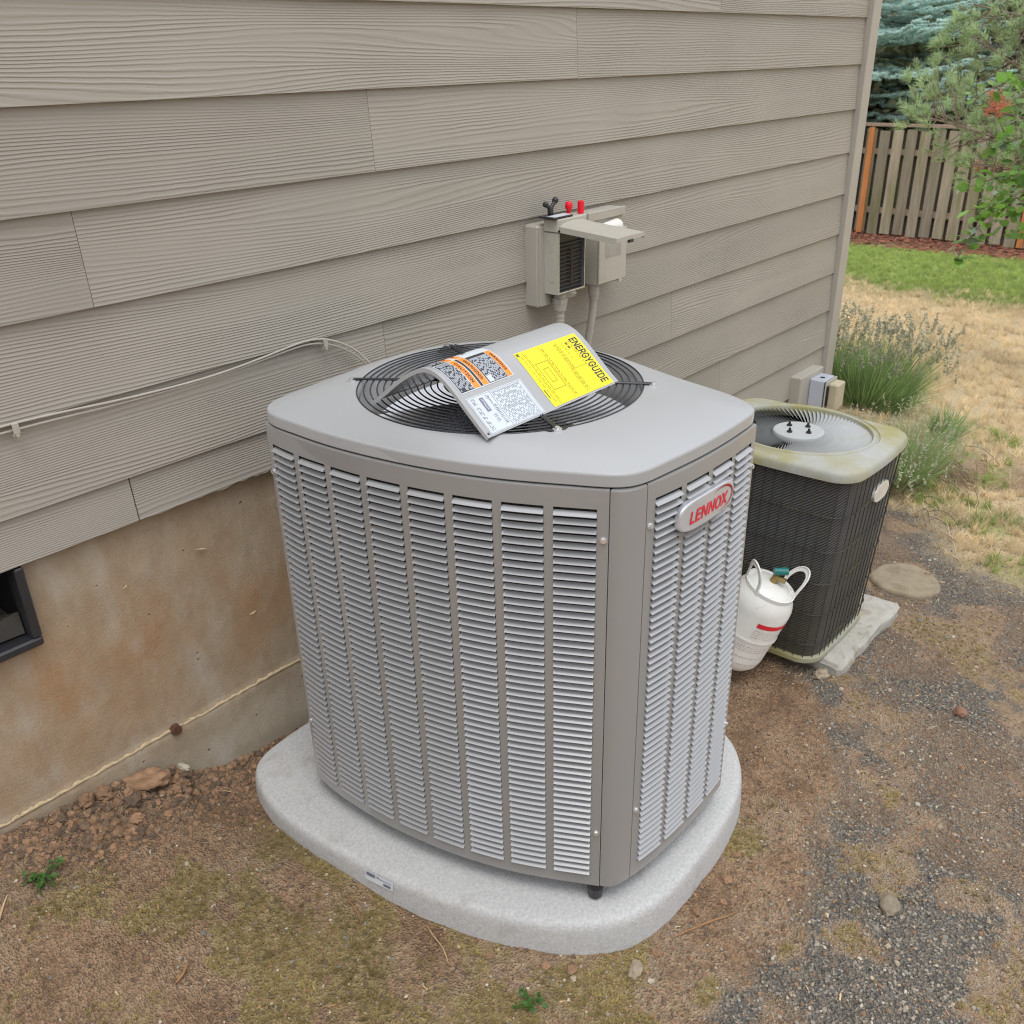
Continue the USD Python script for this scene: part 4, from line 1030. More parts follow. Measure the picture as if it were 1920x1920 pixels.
for k in range(92):
    a = 2 * math.pi * k / 92
    P = []
    for t in np.linspace(0, 1, 6):
        r = .073 * (1 - t)
        aa = a + .24 * t
        c_, s_ = math.cos(aa), math.sin(aa)
        x, y = OC[0] + (r + (HXr - .009) * t) * c_, OC[1] + (r + (HYr - .009) * t) * s_
        z = .6595 - .010 * math.sin(math.pi * t) + .008 * t
        tx_, ty_ = -s_, c_
        P.append([(x + tx_ * (.002 + .005 * t), y + ty_ * (.002 + .005 * t), z), (x - tx_ * (.002 + .006 * t), y - ty_ * (.002 + .006 * t), z - .012)])
    P = np.array(P)
    part(dish, 'vane', cat([grid(P), grid(P + [0, 0, -.0012], flip=True)]), M['oldvane'])
for dx, dy in ((-.036, .012), (.034, -.012), (.012, .036), (-.010, -.035)):
    part(old, 'hub_bolt', cat([cyl((OC[0] + dx, OC[1] + dy, .6685), (OC[0] + dx, OC[1] + dy, .6725), .008, .008, 12), cyl((OC[0] + dx, OC[1] + dy, .6725), (OC[0] + dx, OC[1] + dy, .682), .0048, .003, 8)]), M['black'])
part(old, 'fan_well', revolve([(.0001, .592), (.20, .597), (.203, .650)], 48, (*OC, 0)), M['dark'])
t_ = np.arange(40) * 2 * np.pi / 40
bo = lambda g, y: np.c_[2.492 + .054 * g * np.sign(np.cos(t_)) * np.abs(np.cos(t_)) ** .75, np.full(40, y), .530 + .028 * g * np.sin(t_)]
part(old, 'badge', grid(np.array([bo(1., -.958), bo(1., -.973), bo(.94, -.9752), bo(.5, -.976), bo(.01, -.9762)]), wrap=True, flip=True), plain('faded_badge', (.58, .56, .52), .35, .08, 30., metal=.3, dirt=((.50, .40, .16), 22., .55, .75)), smooth=40)
slab = thing('old_slab', 'chipped pale concrete slab under the old black cooling unit', 'concrete slab', (2.48, -.65, -.08))
sv = trimesh.remesh.subdivide_to_size(*meshkit.arrays(cbox(2.31, 2.775, -1.002, -.245, -.09, .027, .012))[:2], .03)
v = np.array(sv[0]); pn = np.stack([fbm(v * 16 + k * 9, 3, 20 + k) for k in range(3)], -1) - .5
v = v + pn * [.035, .035, .016]
v[:, 2] = np.minimum(v[:, 2], .0315)
part(slab, 'block', tm(v, sv[1]), M['oldslab'], smooth=35)

TB, TA = np.array([2.124, -.728, .056]), np.array([.12, -.34, .93])
TA /= np.linalg.norm(TA)
ta = np.cross([0, 1, 0], TA); ta /= np.linalg.norm(ta); tb2 = np.cross(TA, ta)
TR = np.stack([ta, tb2, TA], 1)
def on_tank(mesh):
    v, f, _ = meshkit.arrays(mesh)
    return tm(v @ TR.T + TB, f)
tank = thing('refrigerant_cylinder', 'white metal refrigerant cylinder with a red stripe leaning against the old cooling unit', 'gas cylinder', TB)
RT, HT = .090, .290
part(tank, 'body', on_tank(revolve([(.0001, -.004), (.05, -.003), (.074, .006), (.086, .024), (RT, .05), (RT, .125), (RT + .003, .130), (RT + .003, .136), (RT, .141), (RT, .215), (.088, .232), (.082, .250), (.070, .268), (.056, .281), (.035, .289), (.018, .292), (.0001, .293)], 64)), M['tankwhite'], smooth=40)
def stripe(a0, a1, z0, z1, r):
    A = np.radians(np.linspace(a0, a1, 24))
    return on_tank(grid(np.array([np.c_[r * np.cos(A), r * np.sin(A), np.full(24, z)] for z in (z0, z1)])))
part(tank, 'red_stripe', stripe(-150, -58, .186, .201, RT + .0009), M['red'])
prt = []
for z, a0, a1 in ((.174, -150, -80), (.166, -150, -95), (.158, -150, -85), (.150, -150, -70), (.112, -185, -90), (.104, -185, -100), (.096, -185, -85), (.072, -185, -92), (.046, -185, -90)):
    a = a0
    while a < a1:
        w_ = RNG.uniform(2, 7); prt.append(stripe(a, min(a + w_, a1), z, z + .0022, RT + .0008)); a += w_ + RNG.uniform(1, 3)
part(tank, 'small_print', cat(prt), plain('tank_print', (.45, .36, .33), .5, .1, 40.), kind='stuff')
for sgn, ang in ((1, math.radians(146)), (-1, math.radians(-34))):
    ca, sa = math.cos(ang), math.sin(ang)
    pts = []
    for t in np.linspace(0, 1, 26):
        w_ = .037 * math.cos(math.pi * t)
        h = .268 + .082 * math.sin(math.pi * t) ** .55
        out = .062 + .026 * math.sin(math.pi * t)
        pts.append((ca * out - sa * w_, sa * out + ca * w_, h))
    pts = np.array(pts)
    inn = pts + (np.array([ca * .072, sa * .072, .285]) - pts) * np.array([.20])[None, :]
    strap = [grid(np.stack([pts, inn])), tube(pts, .0026, 8), tube(inn, .0018, 6)]
    part(tank, 'handle', on_tank(cat(strap)), M['tankwhite'], smooth=50)
part(tank, 'collar_foot', on_tank(revolve([(.072, .266), (.0735, .278), (.070, .279), (.066, .268)], 40)), M['tankwhite'], smooth=30)
vl = part(tank, 'valve', on_tank(cat([cyl((0, 0, .288), (0, 0, .318), .0115, .0105, 16), cyl((0, -.003, .309), (.004, -.028, .313), .0075, .0085, 6), cyl((0, 0, .318), (0, 0, .327), .006, .006, 12)])), M['brass'], smooth=30)
part(vl, 'valve_knob', on_tank(cat([cyl((-.012, .010, .326), (.014, -.016, .338), .0105, .0115, 12)])), M['teal'], smooth=30)
part(tank, 'relief_disc', on_tank(cat([cyl((.045, -.050, .2715), (.0465, -.0515, .2765), .013, .012, 20), cyl((.0465, -.0515, .2765), (.0472, -.0522, .2785), .007, .006, 16)])), M['tankwhite'], smooth=30)

# ------------------------------------------------------------------ fence
FT = np.array([-.053, -.9986]); FT /= np.linalg.norm(FT)
FN = np.array([FT[1], -FT[0]])                 # towards the house
F0 = np.array([15.36, 5.67])
fence = thing('fence', 'weathered grey board fence with orange cedar strips behind the lawn', 'fence', (15.25, 3.0, -1.05))
fz = lambda s: float(gbase(*(F0 + FT * s)))
def fbox(s0, s1, n0, n1, z0, z1):
    P = np.array([[*(F0 + FT * s + FN * n), z] for s in (s0, s1) for n in (n0, n1) for z in (z0, z1)])
    return trimesh.convex.convex_hull(P)
s = 0.
k = 0
while s < 8.2:
    w = .155 + RNG.normal(0, .003)
    dz = RNG.normal(0, .010)
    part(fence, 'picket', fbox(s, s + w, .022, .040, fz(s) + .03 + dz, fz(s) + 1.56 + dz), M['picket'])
    part(fence, 'rear_picket', fbox(s + .115, s + .115 + w, -.062, -.045, fz(s) + .04 + dz, fz(s) + 1.53), M['shaded_picket'])
    s += .208
    k += 1
for z0, z1, m in ((.33, .42, 'rail'), (1.20, 1.28, 'rail')):
    part(fence, 'rail', fbox(-.2, 8.4, -.043, .020, fz(3) + z0, fz(3) + z1), M[m])
part(fence, 'cap_rail', fbox(-.2, 8.4, -.08, .05, fz(3) + 1.60, fz(3) + 1.64), M['rail'])
for s in (1.50, 3.93, 6.3):
    part(fence, 'cedar_strip', fbox(s, s + .085, .042, .075, fz(s) + .03, fz(s) + 1.59), M['cedar'])

# ------------------------------------------------------------------ foliage builders
def needles(B, D, n, r, w, fwd=.55, rng=RNG, spread=1.):
    """B, D: bases and vectors (k, 3) of twigs; each carries n thin needles of length r"""
    B, D = np.asarray(B, float), np.asarray(D, float)
    k = len(B)
    L = np.linalg.norm(D, axis=1, keepdims=True) + 1e-9
    d = D / L
    ref = np.where(np.abs(d[:, 2:]) < .9, [[0, 0, 1.]], [[1., 0, 0]])
    a = np.cross(d, ref); a /= np.linalg.norm(a, axis=1, keepdims=True); b = np.cross(d, a)
    t = rng.uniform(0, 1, (k, n, 1)); ph = rng.uniform(0, 2 * np.pi, (k, n, 1)); ln = rng.uniform(.7, 1.15, (k, n, 1)) * np.reshape(np.broadcast_to(r, (k,)), (k, 1, 1))
    rad = np.cos(ph) * a[:, None] + np.sin(ph) * b[:, None]
    p = B[:, None] + t * D[:, None]
    dirn = rad * spread + fwd * d[:, None] + .15 * rng.normal(0, 1, (k, n, 3))
    dirn /= np.linalg.norm(dirn, axis=2, keepdims=True)
    side = np.cross(dirn, rng.normal(0, 1, (k, n, 3))); side /= np.linalg.norm(side, axis=2, keepdims=True)
    V = np.stack([p - side * w, p + side * w, p + dirn * ln], 2).reshape(-1, 3)
    return tm(V, np.arange(len(V)).reshape(-1, 3))


LEAF = np.array([(0, 0, 0), (.28, .24, .02), (.40, .55, .03), (.26, .85, .01), (0, 1.05, -.05), (-.26, .85, .01), (-.40, .55, .03), (-.28, .24, .02), (0, .5, -.03)])
LEAFF = np.array([(8, k, (k + 1) % 8) for k in range(8)])
def leaves(P, size, rng=RNG, droop=.3):
    k = len(P)
    n = rng.normal(0, .55, (k, 3)) + [0, 0, 1.]; n /= np.linalg.norm(n, axis=1, keepdims=True)
    f = rng.normal(0, 1, (k, 3)) - [0, 0, droop]; f -= n * np.sum(f * n, 1, keepdims=True); f /= np.linalg.norm(f, axis=1, keepdims=True)
    s = np.cross(f, n)
    sz = np.broadcast_to(size, (k,))[:, None, None] * rng.uniform(.75, 1.2, (k, 1, 1))
    V = np.asarray(P)[:, None] + sz * (LEAF[None, :, :1] * s[:, None] + LEAF[None, :, 1:2] * f[:, None] + LEAF[None, :, 2:] * n[:, None])
    F = (np.arange(k)[:, None, None] * 9 + LEAFF[None]).reshape(-1, 3)
    return tm(V.reshape(-1, 3), F)


# blue spruce beyond the fence
SP = np.array([17.3, 5.75])
spr = thing('blue_spruce', 'blue green spruce tree with layered boughs above the left end of the fence', 'spruce tree', (*SP, -1.2))
part(spr, 'trunk', cyl((*SP, -1.2), (*SP, 3.6), .16, .06, 12), M['bark'])
rg = np.random.default_rng(21)
limb, Bl, Dl, Bd, Dd = [], [], [], [], []
for k in range(84):
    z = .45 + 2.3 * (k + rg.uniform(0, 1)) / 84
    a = k * 2.399 + rg.normal(0, .2)
    if k % 3 < 2:
        a = rg.uniform(math.radians(195), math.radians(300))
    ln = (3.3 - .36 * z) * rg.uniform(.85, 1.1)
    dz = rg.uniform(-.32, -.05)
    t = np.linspace(0, 1, 9)
    pts = np.c_[SP[0] + ln * t * math.cos(a), SP[1] + ln * t * math.sin(a), z + ln * (dz * t + .18 * t ** 3)]
    limb.append(tube(pts, np.linspace(.022, .004, 9), 5))
    h = np.array([-math.sin(a), math.cos(a), 0]); f = np.array([math.cos(a), math.sin(a), .05])
    for t in np.arange(.22, 1.0, .042):
        p = np.array([np.interp(t, np.linspace(0, 1, 9), pts[:, j]) for j in range(3)])
        for sg in (-1, 1):
            sl = (.16 + .42 * (1 - t)) * rg.uniform(.75, 1.1)
            d = (f * .75 + h * sg * .8 + [0, 0, rg.normal(-.05, .1)]); d /= np.linalg.norm(d)
            light = t > .25
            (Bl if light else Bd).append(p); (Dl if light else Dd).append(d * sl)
            for q in np.arange(.3, .95, .17):
                for s2 in (-1, 1):
                    d2 = d * .8 + np.cross(d, [0, 0, 1]) * s2 * .7 + [0, 0, rg.normal(0, .12)]
                    (Bl if light else Bd).append(p + d * sl * q); (Dl if light else Dd).append(d2 * sl * .36 * (1.1 - q))
part(spr, 'limbs', cat(limb), M['bark'], kind='stuff')
part(spr, 'bough_tips', needles(Bl, Dl, 22, .034, .0058, .7, rg), M['spruce'], kind='stuff')
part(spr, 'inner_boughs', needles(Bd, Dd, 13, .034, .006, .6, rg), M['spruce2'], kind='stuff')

# dense trees farther back
def back_tree(name, label, c, h, r, m, n, seed, size):
    rg = np.random.default_rng(seed)
    t = thing(name, label, 'tree', (*c, -1.25))
    tr = [cyl((*c, -1.25), (c[0] + .1, c[1] + .1, h * .8), .17, .05, 10)]
    C = []
    for k in range(84):
        z = rg.uniform(-1., h) if k < 60 else rg.uniform(-1., .8); a = rg.uniform(0, 6.28); q = r * math.sqrt(rg.uniform(.05, 1)) * (1.05 - .45 * max(0, z) / h)
        p = np.array([c[0] + q * math.cos(a), c[1] + q * math.sin(a), z])
        C.append(p)
        tr.append(tube([(c[0], c[1], z - .4), (c[0] * .5 + p[0] * .5, c[1] * .5 + p[1] * .5, z - .12), tuple(p)], [.03, .02, .006], 4))
    part(t, 'trunk', cat(tr), M['bark'])
    C = np.array(C)
    i = rg.integers(0, len(C), n)
    g = rg.normal(0, 1, (n, 3)); g /= np.linalg.norm(g, axis=1, keepdims=True)
    P = C[i] + g * (rg.uniform(.15, 1, (n, 1)) ** .5) * (.60 + .25 * (i % 5)[:, None] / 4)
    part(t, 'crown', leaves(P, size, rg), m, kind='stuff')
back_tree('broadleaf_tree', 'olive brown leafy tree behind the spruce above the fence', (19.6, 6.2), 2.9, 2.4, M['brush'], 9000, 3, .19)
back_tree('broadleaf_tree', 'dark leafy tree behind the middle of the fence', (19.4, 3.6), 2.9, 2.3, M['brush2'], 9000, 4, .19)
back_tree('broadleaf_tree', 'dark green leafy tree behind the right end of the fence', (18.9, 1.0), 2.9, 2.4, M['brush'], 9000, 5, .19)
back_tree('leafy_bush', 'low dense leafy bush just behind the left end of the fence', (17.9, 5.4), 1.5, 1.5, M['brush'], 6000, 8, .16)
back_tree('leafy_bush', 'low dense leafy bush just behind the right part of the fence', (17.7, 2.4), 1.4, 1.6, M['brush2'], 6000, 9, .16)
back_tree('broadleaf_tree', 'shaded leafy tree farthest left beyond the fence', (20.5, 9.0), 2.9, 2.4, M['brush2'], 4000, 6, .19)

# pine whose branches reach in from the right
PB = [[(9.1, -1.9, .55), (8.86, -.51, .75), (8.76, .13, .88), (8.68, .52, .99), (8.59, .85, 1.09), (8.49, 1.17, 1.17)],
      [(9.3, -1.9, 1.2), (9.18, -.32, 1.3), (9.07, .27, 1.38), (8.98, .63, 1.54), (8.91, .89, 1.70), (8.86, 1.06, 1.78)],
      [(9.5, -1.9, .8), (9.44, -.17, .97), (9.33, .43, 1.08), (9.23, .85, 1.20), (9.11, 1.23, 1.33), (9.06, 1.40, 1.38)],
      [(9.3, -1.9, 1.6), (9.14, -.05, 1.75), (9.02, .47, 1.84), (8.94, .78, 1.92), (8.9, 1.0, 1.98)],
      [(9.1, -1.9, .35), (8.75, -.4, .62), (8.66, .15, .73), (8.60, .50, .80), (8.55, .72, .80)]]
pine = thing('pine_tree', 'pine tree with long soft needle tufts hanging in front of the fence', 'pine tree', (9.3, -2.0, -.5))
part(pine, 'trunk', tube([(9.35, -2.05, -.7), (9.32, -2.0, .6), (9.36, -1.95, 2.2), (9.3, -2.0, 4.5)], [.15, .13, .11, .05], 14), M['bark'], smooth=True)
rg = np.random.default_rng(31)
Bp, Dp, Bq, Dq = [], [], [], []
for b in PB:
    c = spline(b, 40)
    part(pine, 'branch', tube(c, np.linspace(.03, .006, 40), 7), M['twig'], smooth=True)
    for i in range(14, 40):
        nsub = 5 if i > 20 else 3
        for q in range(nsub):
            d = c[min(i + 1, 39)] - c[i - 1]; d /= np.linalg.norm(d)
            o = rg.normal(0, 1, 3) * [.5, .9, .75]; o -= d * (o @ d) * .7
            o /= np.linalg.norm(o)
            ln = rg.uniform(.05, .30) * (1 if i < 38 else .5)
            e = c[i] + o * ln + d * ln * .6
            if ln > .15:
                part(pine, 'twig', tube([c[i], (c[i] * .5 + e * .5) + [0, 0, -.01], e], [.006, .004, .003], 4), M['twig'])
            up = o * .5 + d * .6 + [0, 0, .55]; up /= np.linalg.norm(up)
            if rg.uniform() < .34:
                Bq.append(e); Dq.append(up * .065)
            else:
                Bp.append(e - up * .03); Dp.append(up * .09)
part(pine, 'needle_tufts', needles(Bp, Dp, 60, .085, .0026, .9, rg), M['pine'], kind='stuff')
part(pine, 'young_tufts', needles(Bq, Dq, 46, .060, .0030, 1.5, rg, .75), M['pinelight'], kind='stuff')
part(pine, 'dead_tuft', needles(np.array([(8.47, .57, 1.20)]) + rg.normal(0, .035, (14, 3)), rg.normal(0, .03, (14, 3)) + [0, 0, .06], 26, .085, .0028, .6, rg), M['deadneedle'], label='orange dead needle tuft')
part(pine, 'dead_tuft', needles(np.array([(8.72, .62, .80)]) + rg.normal(0, .05, (9, 3)) * [1, 1.6, .5], rg.normal(0, .03, (9, 3)) - [0, 0, .04], 18, .08, .0026, .6, rg), M['deadneedle'], label='orange dead needle tuft')

# broadleaf branches, nearest
DBR = [[(6.20, -1.15, 1.35), (6.07, -.64, 1.11), (5.99, -.35, .94), (5.94, -.22, .81), (5.90, -.13, .66), (5.87, -.10, .55)],
       [(6.6, -1.1, 1.75), (6.47, -.48, 1.57), (6.39, -.13, 1.50), (6.33, .07, 1.41), (6.32, .11, 1.36)],
       [(6.4, -1.1, 1.45), (6.27, -.56, 1.28), (6.21, -.29, 1.22), (6.17, -.15, 1.16), (6.14, -.05, 1.10)],
       [(6.3, -1.15, 1.4), (6.18, -.62, 1.15), (6.12, -.36, 1.06), (6.08, -.20, 1.00), (6.02, -.06, .94)],
       [(6.25, -1.15, 1.3), (6.12, -.6, 1.0), (6.07, -.38, .92), (6.0, -.24, .86), (5.97, -.12, .82)]]
dec = thing('broadleaf_branch_tree', 'small tree with round bright green leaves hanging in front of the fence on the right', 'tree', (6.35, -1.45, -.2))
part(dec, 'trunk', tube([(6.35, -1.5, -.3), (6.3, -1.42, .6), (6.4, -1.3, 1.3), (6.5, -1.25, 2.3)], [.06, .05, .045, .02], 12), M['bark'], smooth=True)
rg = np.random.default_rng(41)
lf, ls = [], []
for bi, b in enumerate(DBR):
    c = spline(b, 50)
    part(dec, 'branch', tube(c, np.linspace(.011, .0022, 50), 6), M['twig'], smooth=True)
    for i in range(12, 50):
        for q in range(2 if bi else (3 if i > 36 or i < 24 else 1)):
            o = rg.normal(0, 1, 3); o /= np.linalg.norm(o)
            p = c[i] + o * rg.uniform(.012, .085) * (1.0 if bi else .75)
            (ls if rg.uniform() < .22 else lf).append(p)
            if rg.uniform() < .35:
                part(dec, 'twig', tube([c[i], p], [.002, .0013], 4), M['twig'])
for k, p in enumerate(lf):
    part(dec, 'leaf', leaves([p], .062, rg), M['leaf'])
part(dec, 'pale_leaf', leaves(np.array(ls), .05, rg), M['leafsil'], kind='stuff')
n = 760
P = np.clip(rg.normal(0, 1, (n, 3)), -1.6, 1.6) * [.16, .25, .27] + [6.27, -.54, 1.07]
part(dec, 'inner_leaves', leaves(P, .06, rg), M['leaf'], kind='stuff')

# ------------------------------------------------------------------ plants by the house corner
def stems(n, c, sp_x, sp_y, h0, h1, lean, w, rg, heads=None):
    A = rg.uniform(0, 2 * np.pi, n); R = np.sqrt(rg.uniform(0, 1, n))
    bx_, by_ = c[0] + .35 * sp_x * R * np.cos(A), c[1] + .35 * sp_y * R * np.sin(A)
    b = np.c_[np.maximum(bx_, 4.5 if c[0] > 4.5 else 0), by_, gbase(bx_, by_) - .005]
    h = rg.uniform(h0, h1, n)
    tip = b + np.c_[(sp_x * R * np.cos(A) * lean + rg.normal(0, .03, n)), (sp_y * R * np.sin(A) * lean + rg.normal(0, .03, n)), h * np.sqrt(np.maximum(.1, 1 - (R * lean * .6) ** 2))]
    tip[:, 0] = np.maximum(tip[:, 0], 4.46 + rg.uniform(0, .1, n) if c[0] > 4.5 else 0)
    if 3.7 < c[0] < 4.3:
        tip[:, 1] = np.minimum(tip[:, 1], -.33)
        b[:, 1] = np.minimum(b[:, 1], -.38)
    mid = b * .45 + tip * .55 + np.c_[np.zeros(n), np.zeros(n), .05 * h]
    s = rg.normal(0, 1, (n, 3)); s[:, 2] = 0; s /= np.linalg.norm(s, axis=1, keepdims=True); s = s * w
    V = np.stack([b - s, b + s, mid + s * .8, mid - s * .8, tip], 1).reshape(-1, 3)
    F = np.arange(n)[:, None, None] * 5 + np.array([[0, 1, 2], [0, 2, 3], [3, 2, 4]])[None]
    return tm(V, F.reshape(-1, 3)), tip, mid
rg = np.random.default_rng(51)
lav = thing('lavender_shrub', 'bushy green shrub with faded flower heads at the house corner', 'shrub', (4.62, -.20, -.02))
m1, tips, mids = stems(460, (4.70, -.10), .26, .50, .24, .50, .5, .0012, rg)
m2, t2, _ = stems(2600, (4.68, -.10), .26, .50, .06, .40, .5, .0018, rg)
part(lav, 'stems', m1, M['lavgreen'], kind='stuff')
part(lav, 'leaves', m2, M['lavgreen'], kind='stuff')
part(lav, 'flower_heads', needles(tips - [0, 0, .03], np.tile([0, 0, .05], (len(tips), 1)) + rg.normal(0, .012, (len(tips), 3)), 20, .014, .0034, .5, rg), M['lavflower'], kind='stuff')
lav2 = thing('lavender_shrub', 'straggly grey green shrub with bent flower stems right behind the old cooling unit', 'shrub', (3.72, -.52, 0.))
m1, tips, mids = stems(300, (3.82, -.60), .50, .30, .12, .28, .55, .0015, rg)
m2, t2, _ = stems(1700, (3.84, -.60), .50, .30, .05, .23, .5, .0016, rg)
part(lav2, 'stems', m1, M['drystem'], kind='stuff')
part(lav2, 'leaves', m2, M['lavgreen'], kind='stuff')
part(lav2, 'flower_heads', needles(tips - [0, 0, .03], np.tile([0, 0, .05], (len(tips), 1)) + rg.normal(0, .015, (len(tips), 3)), 12, .011, .0026, .4, rg), M['lavflower'], kind='stuff')
sb = thing('small_shrub', 'small upright green sprig standing alone in the dirt right of the shrubs', 'small plant', (4.42, -.60, -.02))
m2, t2, _ = stems(260, (4.42, -.60), .09, .11, .08, .20, .7, .0026, rg)
part(sb, 'leaves', m2, M['lavgreen'], kind='stuff')
ds = thing('dry_stems', 'heap of dry tangled stems lying on the dirt right of the old cooling unit', 'dry stems', (3.75, -.78, .0))
tl_ = []
for k in range(70):
    x, y, a, l = rg.normal(3.85, .22), rg.normal(-.80, .09), rg.normal(.9, .5), rg.uniform(.05, .2)
    z = float(gbase(x, y)) + .008
    tl_.append(tube(spline([(x, y, z), (x + l * .5 * math.cos(a), y + l * .5 * math.sin(a), z + rg.uniform(.01, .05)), (x + l * math.cos(a), y + l * math.sin(a), z + rg.uniform(0, .03))], 6), .0016, 4))
part(ds, 'stems', cat(tl_), M['drystem'], kind='stuff')

# ------------------------------------------------------------------ grass, gravel, moss and litter
from shapely import Polygon, contains_xy
PADPOLY = Polygon(R0).buffer(.004)
SLABPOLY = Polygon([(2.32, -.27), (2.32, -.995), (2.765, -.995), (2.765, -.27)])
def free(x, y):
    return ~contains_xy(PADPOLY, x, y) & ~contains_xy(SLABPOLY, x, y) & (y < .012)
def sample(n, x0, x1, y0, y1, weight, rg, near=False):
    out = []
    while sum(map(len, out)) < n:
        m = 40000
        x = np.exp(rg.uniform(math.log(x0), math.log(x1), m)) if near else rg.uniform(x0, x1, m)
        y = rg.uniform(y0, y1, m)
        k = (rg.uniform(0, 1, m) < weight(x, y)) & (free(x, y) | (x > 4.45))
        out.append(np.c_[x[k], y[k]])
    return np.vstack(out)[:n]
def tuft(n, seed, w=.035, sp=.45):
    rg = np.random.default_rng(seed)
    b = rg.normal(0, .18, (n, 3)); b[:, 2] = 0
    tip = b + np.c_[rg.normal(0, sp, n), rg.normal(0, sp, n), rg.uniform(.55, 1.1, n)]
    mid = b * .5 + tip * .5 + np.c_[0 * tip[:, :2], .12 + 0 * tip[:, 2]]
    s = rg.normal(0, 1, (n, 3)); s[:, 2] = 0; s /= np.linalg.norm(s, axis=1, keepdims=True); s *= w
    V = np.stack([b - s, b + s, mid + s * .8, mid - s * .8, tip], 1).reshape(-1, 3)
    F = np.arange(n)[:, None, None] * 5 + np.array([[0, 1, 2], [0, 2, 3], [3, 2, 4]])[None]
    return tm(V, F.reshape(-1, 3))
def lay(P, dz=0.):
    return np.c_[P, G(P[:, 0], P[:, 1]) + dz]
rg = np.random.default_rng(61)
P = sample(16000, 3.2, 13.3, -4., 5.5, lambda x, y: zones(x, y)[2], rg, True)
instancer('dry_grass', [(tuft(16, 1), M['straw']), (tuft(14, 2), M['straw']), (tuft(16, 3, .03, .6), M['straw'])], lay(P), rg.integers(0, 3, len(P)), rg.uniform(.022, .05, len(P)) * (1 + .03 * P[:, 0]), rg.uniform(0, 6.28, len(P)), 'dry straw coloured grass of the lawn', 'grass')
P = sample(12000, 3.2, 13.6, -4., 5.5, lambda x, y: zones(x, y)[3], rg, True)
instancer('green_grass', [(tuft(16, 4), M['grass']), (tuft(14, 5), M['grass'])], lay(P), rg.integers(0, 2, len(P)), rg.uniform(.022, .05, len(P)) * (1 + .02 * P[:, 0]), rg.uniform(0, 6.28, len(P)), 'green grass of the lawn and its patches', 'grass')
P = sample(2600, 13.0, 16.2, -2., 7., lambda x, y: zones(x, y)[4], rg)
instancer('bark_mulch', [(lump((0, 0, 0), 1, 3, (1, .45, .3), 1), M['mulch']), (lump((0, 0, 0), 1, 4, (1, .6, .25), 1), M['mulch'])], lay(P, .01), rg.integers(0, 2, len(P)), rg.uniform(.02, .05, len(P)), rg.uniform(0, 6.28, len(P)), 'red brown bark mulch along the fence', 'mulch', .4)

lum = [lump((0, 0, 0), 1, k, (1, .8, .62), 1, .45) for k in range(4)]
P = sample(10000, .2, 4.3, -2.1, .01, lambda x, y: np.clip(zones(x, y)[1] * 1.05, 0, 1) * np.clip(1.6 / np.maximum(x, .8), .2, 1), rg)
idx = rg.choice(4, len(P), p=[.52, .27, .18, .03])
instancer('gravel', [(lum[0], M['stone']), (lum[1], M['stonetan']), (lum[2], plain('dark_stone', (.115, .113, .110), .8, .25, 60., rand=.3)), (lum[3], M['stonewhite'])], lay(P, .0005), idx, rg.uniform(.0016, .0043, len(P)) * (1 + .7 * (rg.uniform(0, 1, len(P)) > .95)), rg.uniform(0, 6.28, len(P)), 'fine grey gravel on the path right of the cooling units', 'gravel', .5)
P = sample(3600, .2, 4.6, -2.1, .01, lambda x, y: .25 + .75 * zones(x, y)[0], rg)
idx = rg.choice(3, len(P), p=[.42, .36, .22])
instancer('scattered_pebbles', [(lum[1], M['stonetan']), (lum[0], M['stone']), (lum[3], M['stonewhite'])], lay(P, .001), idx, rg.uniform(.0016, .0042, len(P)) * (1 + 1.1 * (rg.uniform(0, 1, len(P)) > .97)), rg.uniform(0, 6.28, len(P)), 'tiny pale pebbles scattered over moss and dirt', 'pebbles', .5)
P = sample(5200, .2, 3.4, -2.0, .0, lambda x, y: zones(x, y)[0] ** 1.5, rg)
instancer('moss', [(tuft(22, 7, .10, .8), M['moss']), (tuft(22, 8, .08, .9), M['moss'])], lay(P, -.001), rg.integers(0, 2, len(P)), rg.uniform(.003, .0085, len(P)), rg.uniform(0, 6.28, len(P)), 'yellow green moss on the dirt in front of the pad', 'moss')
def soilw(x, y):
    d = np.abs(np.hypot(x - 1.3, y + .6) - .62)
    return np.clip(clodzone(x, y) * 1.1 + .16 + .16 * np.exp(-d / .1), 0, 1) * (1 - .5 * zones(x, y)[0]) * (1 - .6 * zones(x, y)[1])
P = sample(12000, .2, 3.2, -1.9, .01, soilw, rg)
cz = np.minimum(1, clodzone(P[:, 0], P[:, 1]))
instancer('soil_crumbs', [(lump((0, 0, 0), 1, 11, (1, .85, .7), 1, .6), M['soil']), (lump((0, 0, 0), 1, 12, (1, .7, .6), 1, .7), M['soildark'])], lay(P, .0), rg.integers(0, 2, len(P)), rg.uniform(.002, .0055, len(P)) * (1 + cz * rg.uniform(0, 1.9, len(P))), rg.uniform(0, 6.28, len(P)), 'loose brown crumbs of dug soil', 'soil', .5)
chipm = trimesh.convex.convex_hull(np.array([(-1, 0, 0), (1, .05, .05), (.5, .22, .02), (-.6, .2, 0), (-.7, -.1, .06), (.4, -.12, .1), (0, .1, .12)]))
P = sample(620, .2, 4.4, -2.1, .0, lambda x, y: .6 + 0 * x, rg)
instancer('wood_chips', [(chipm, M['chip']), (chipm, M['chippale'])], lay(P, .001), rg.integers(0, 2, len(P)), rg.uniform(.004, .011, len(P)), rg.uniform(0, 6.28, len(P)), 'small orange and tan wood chips scattered on the ground', 'wood chips', .4)

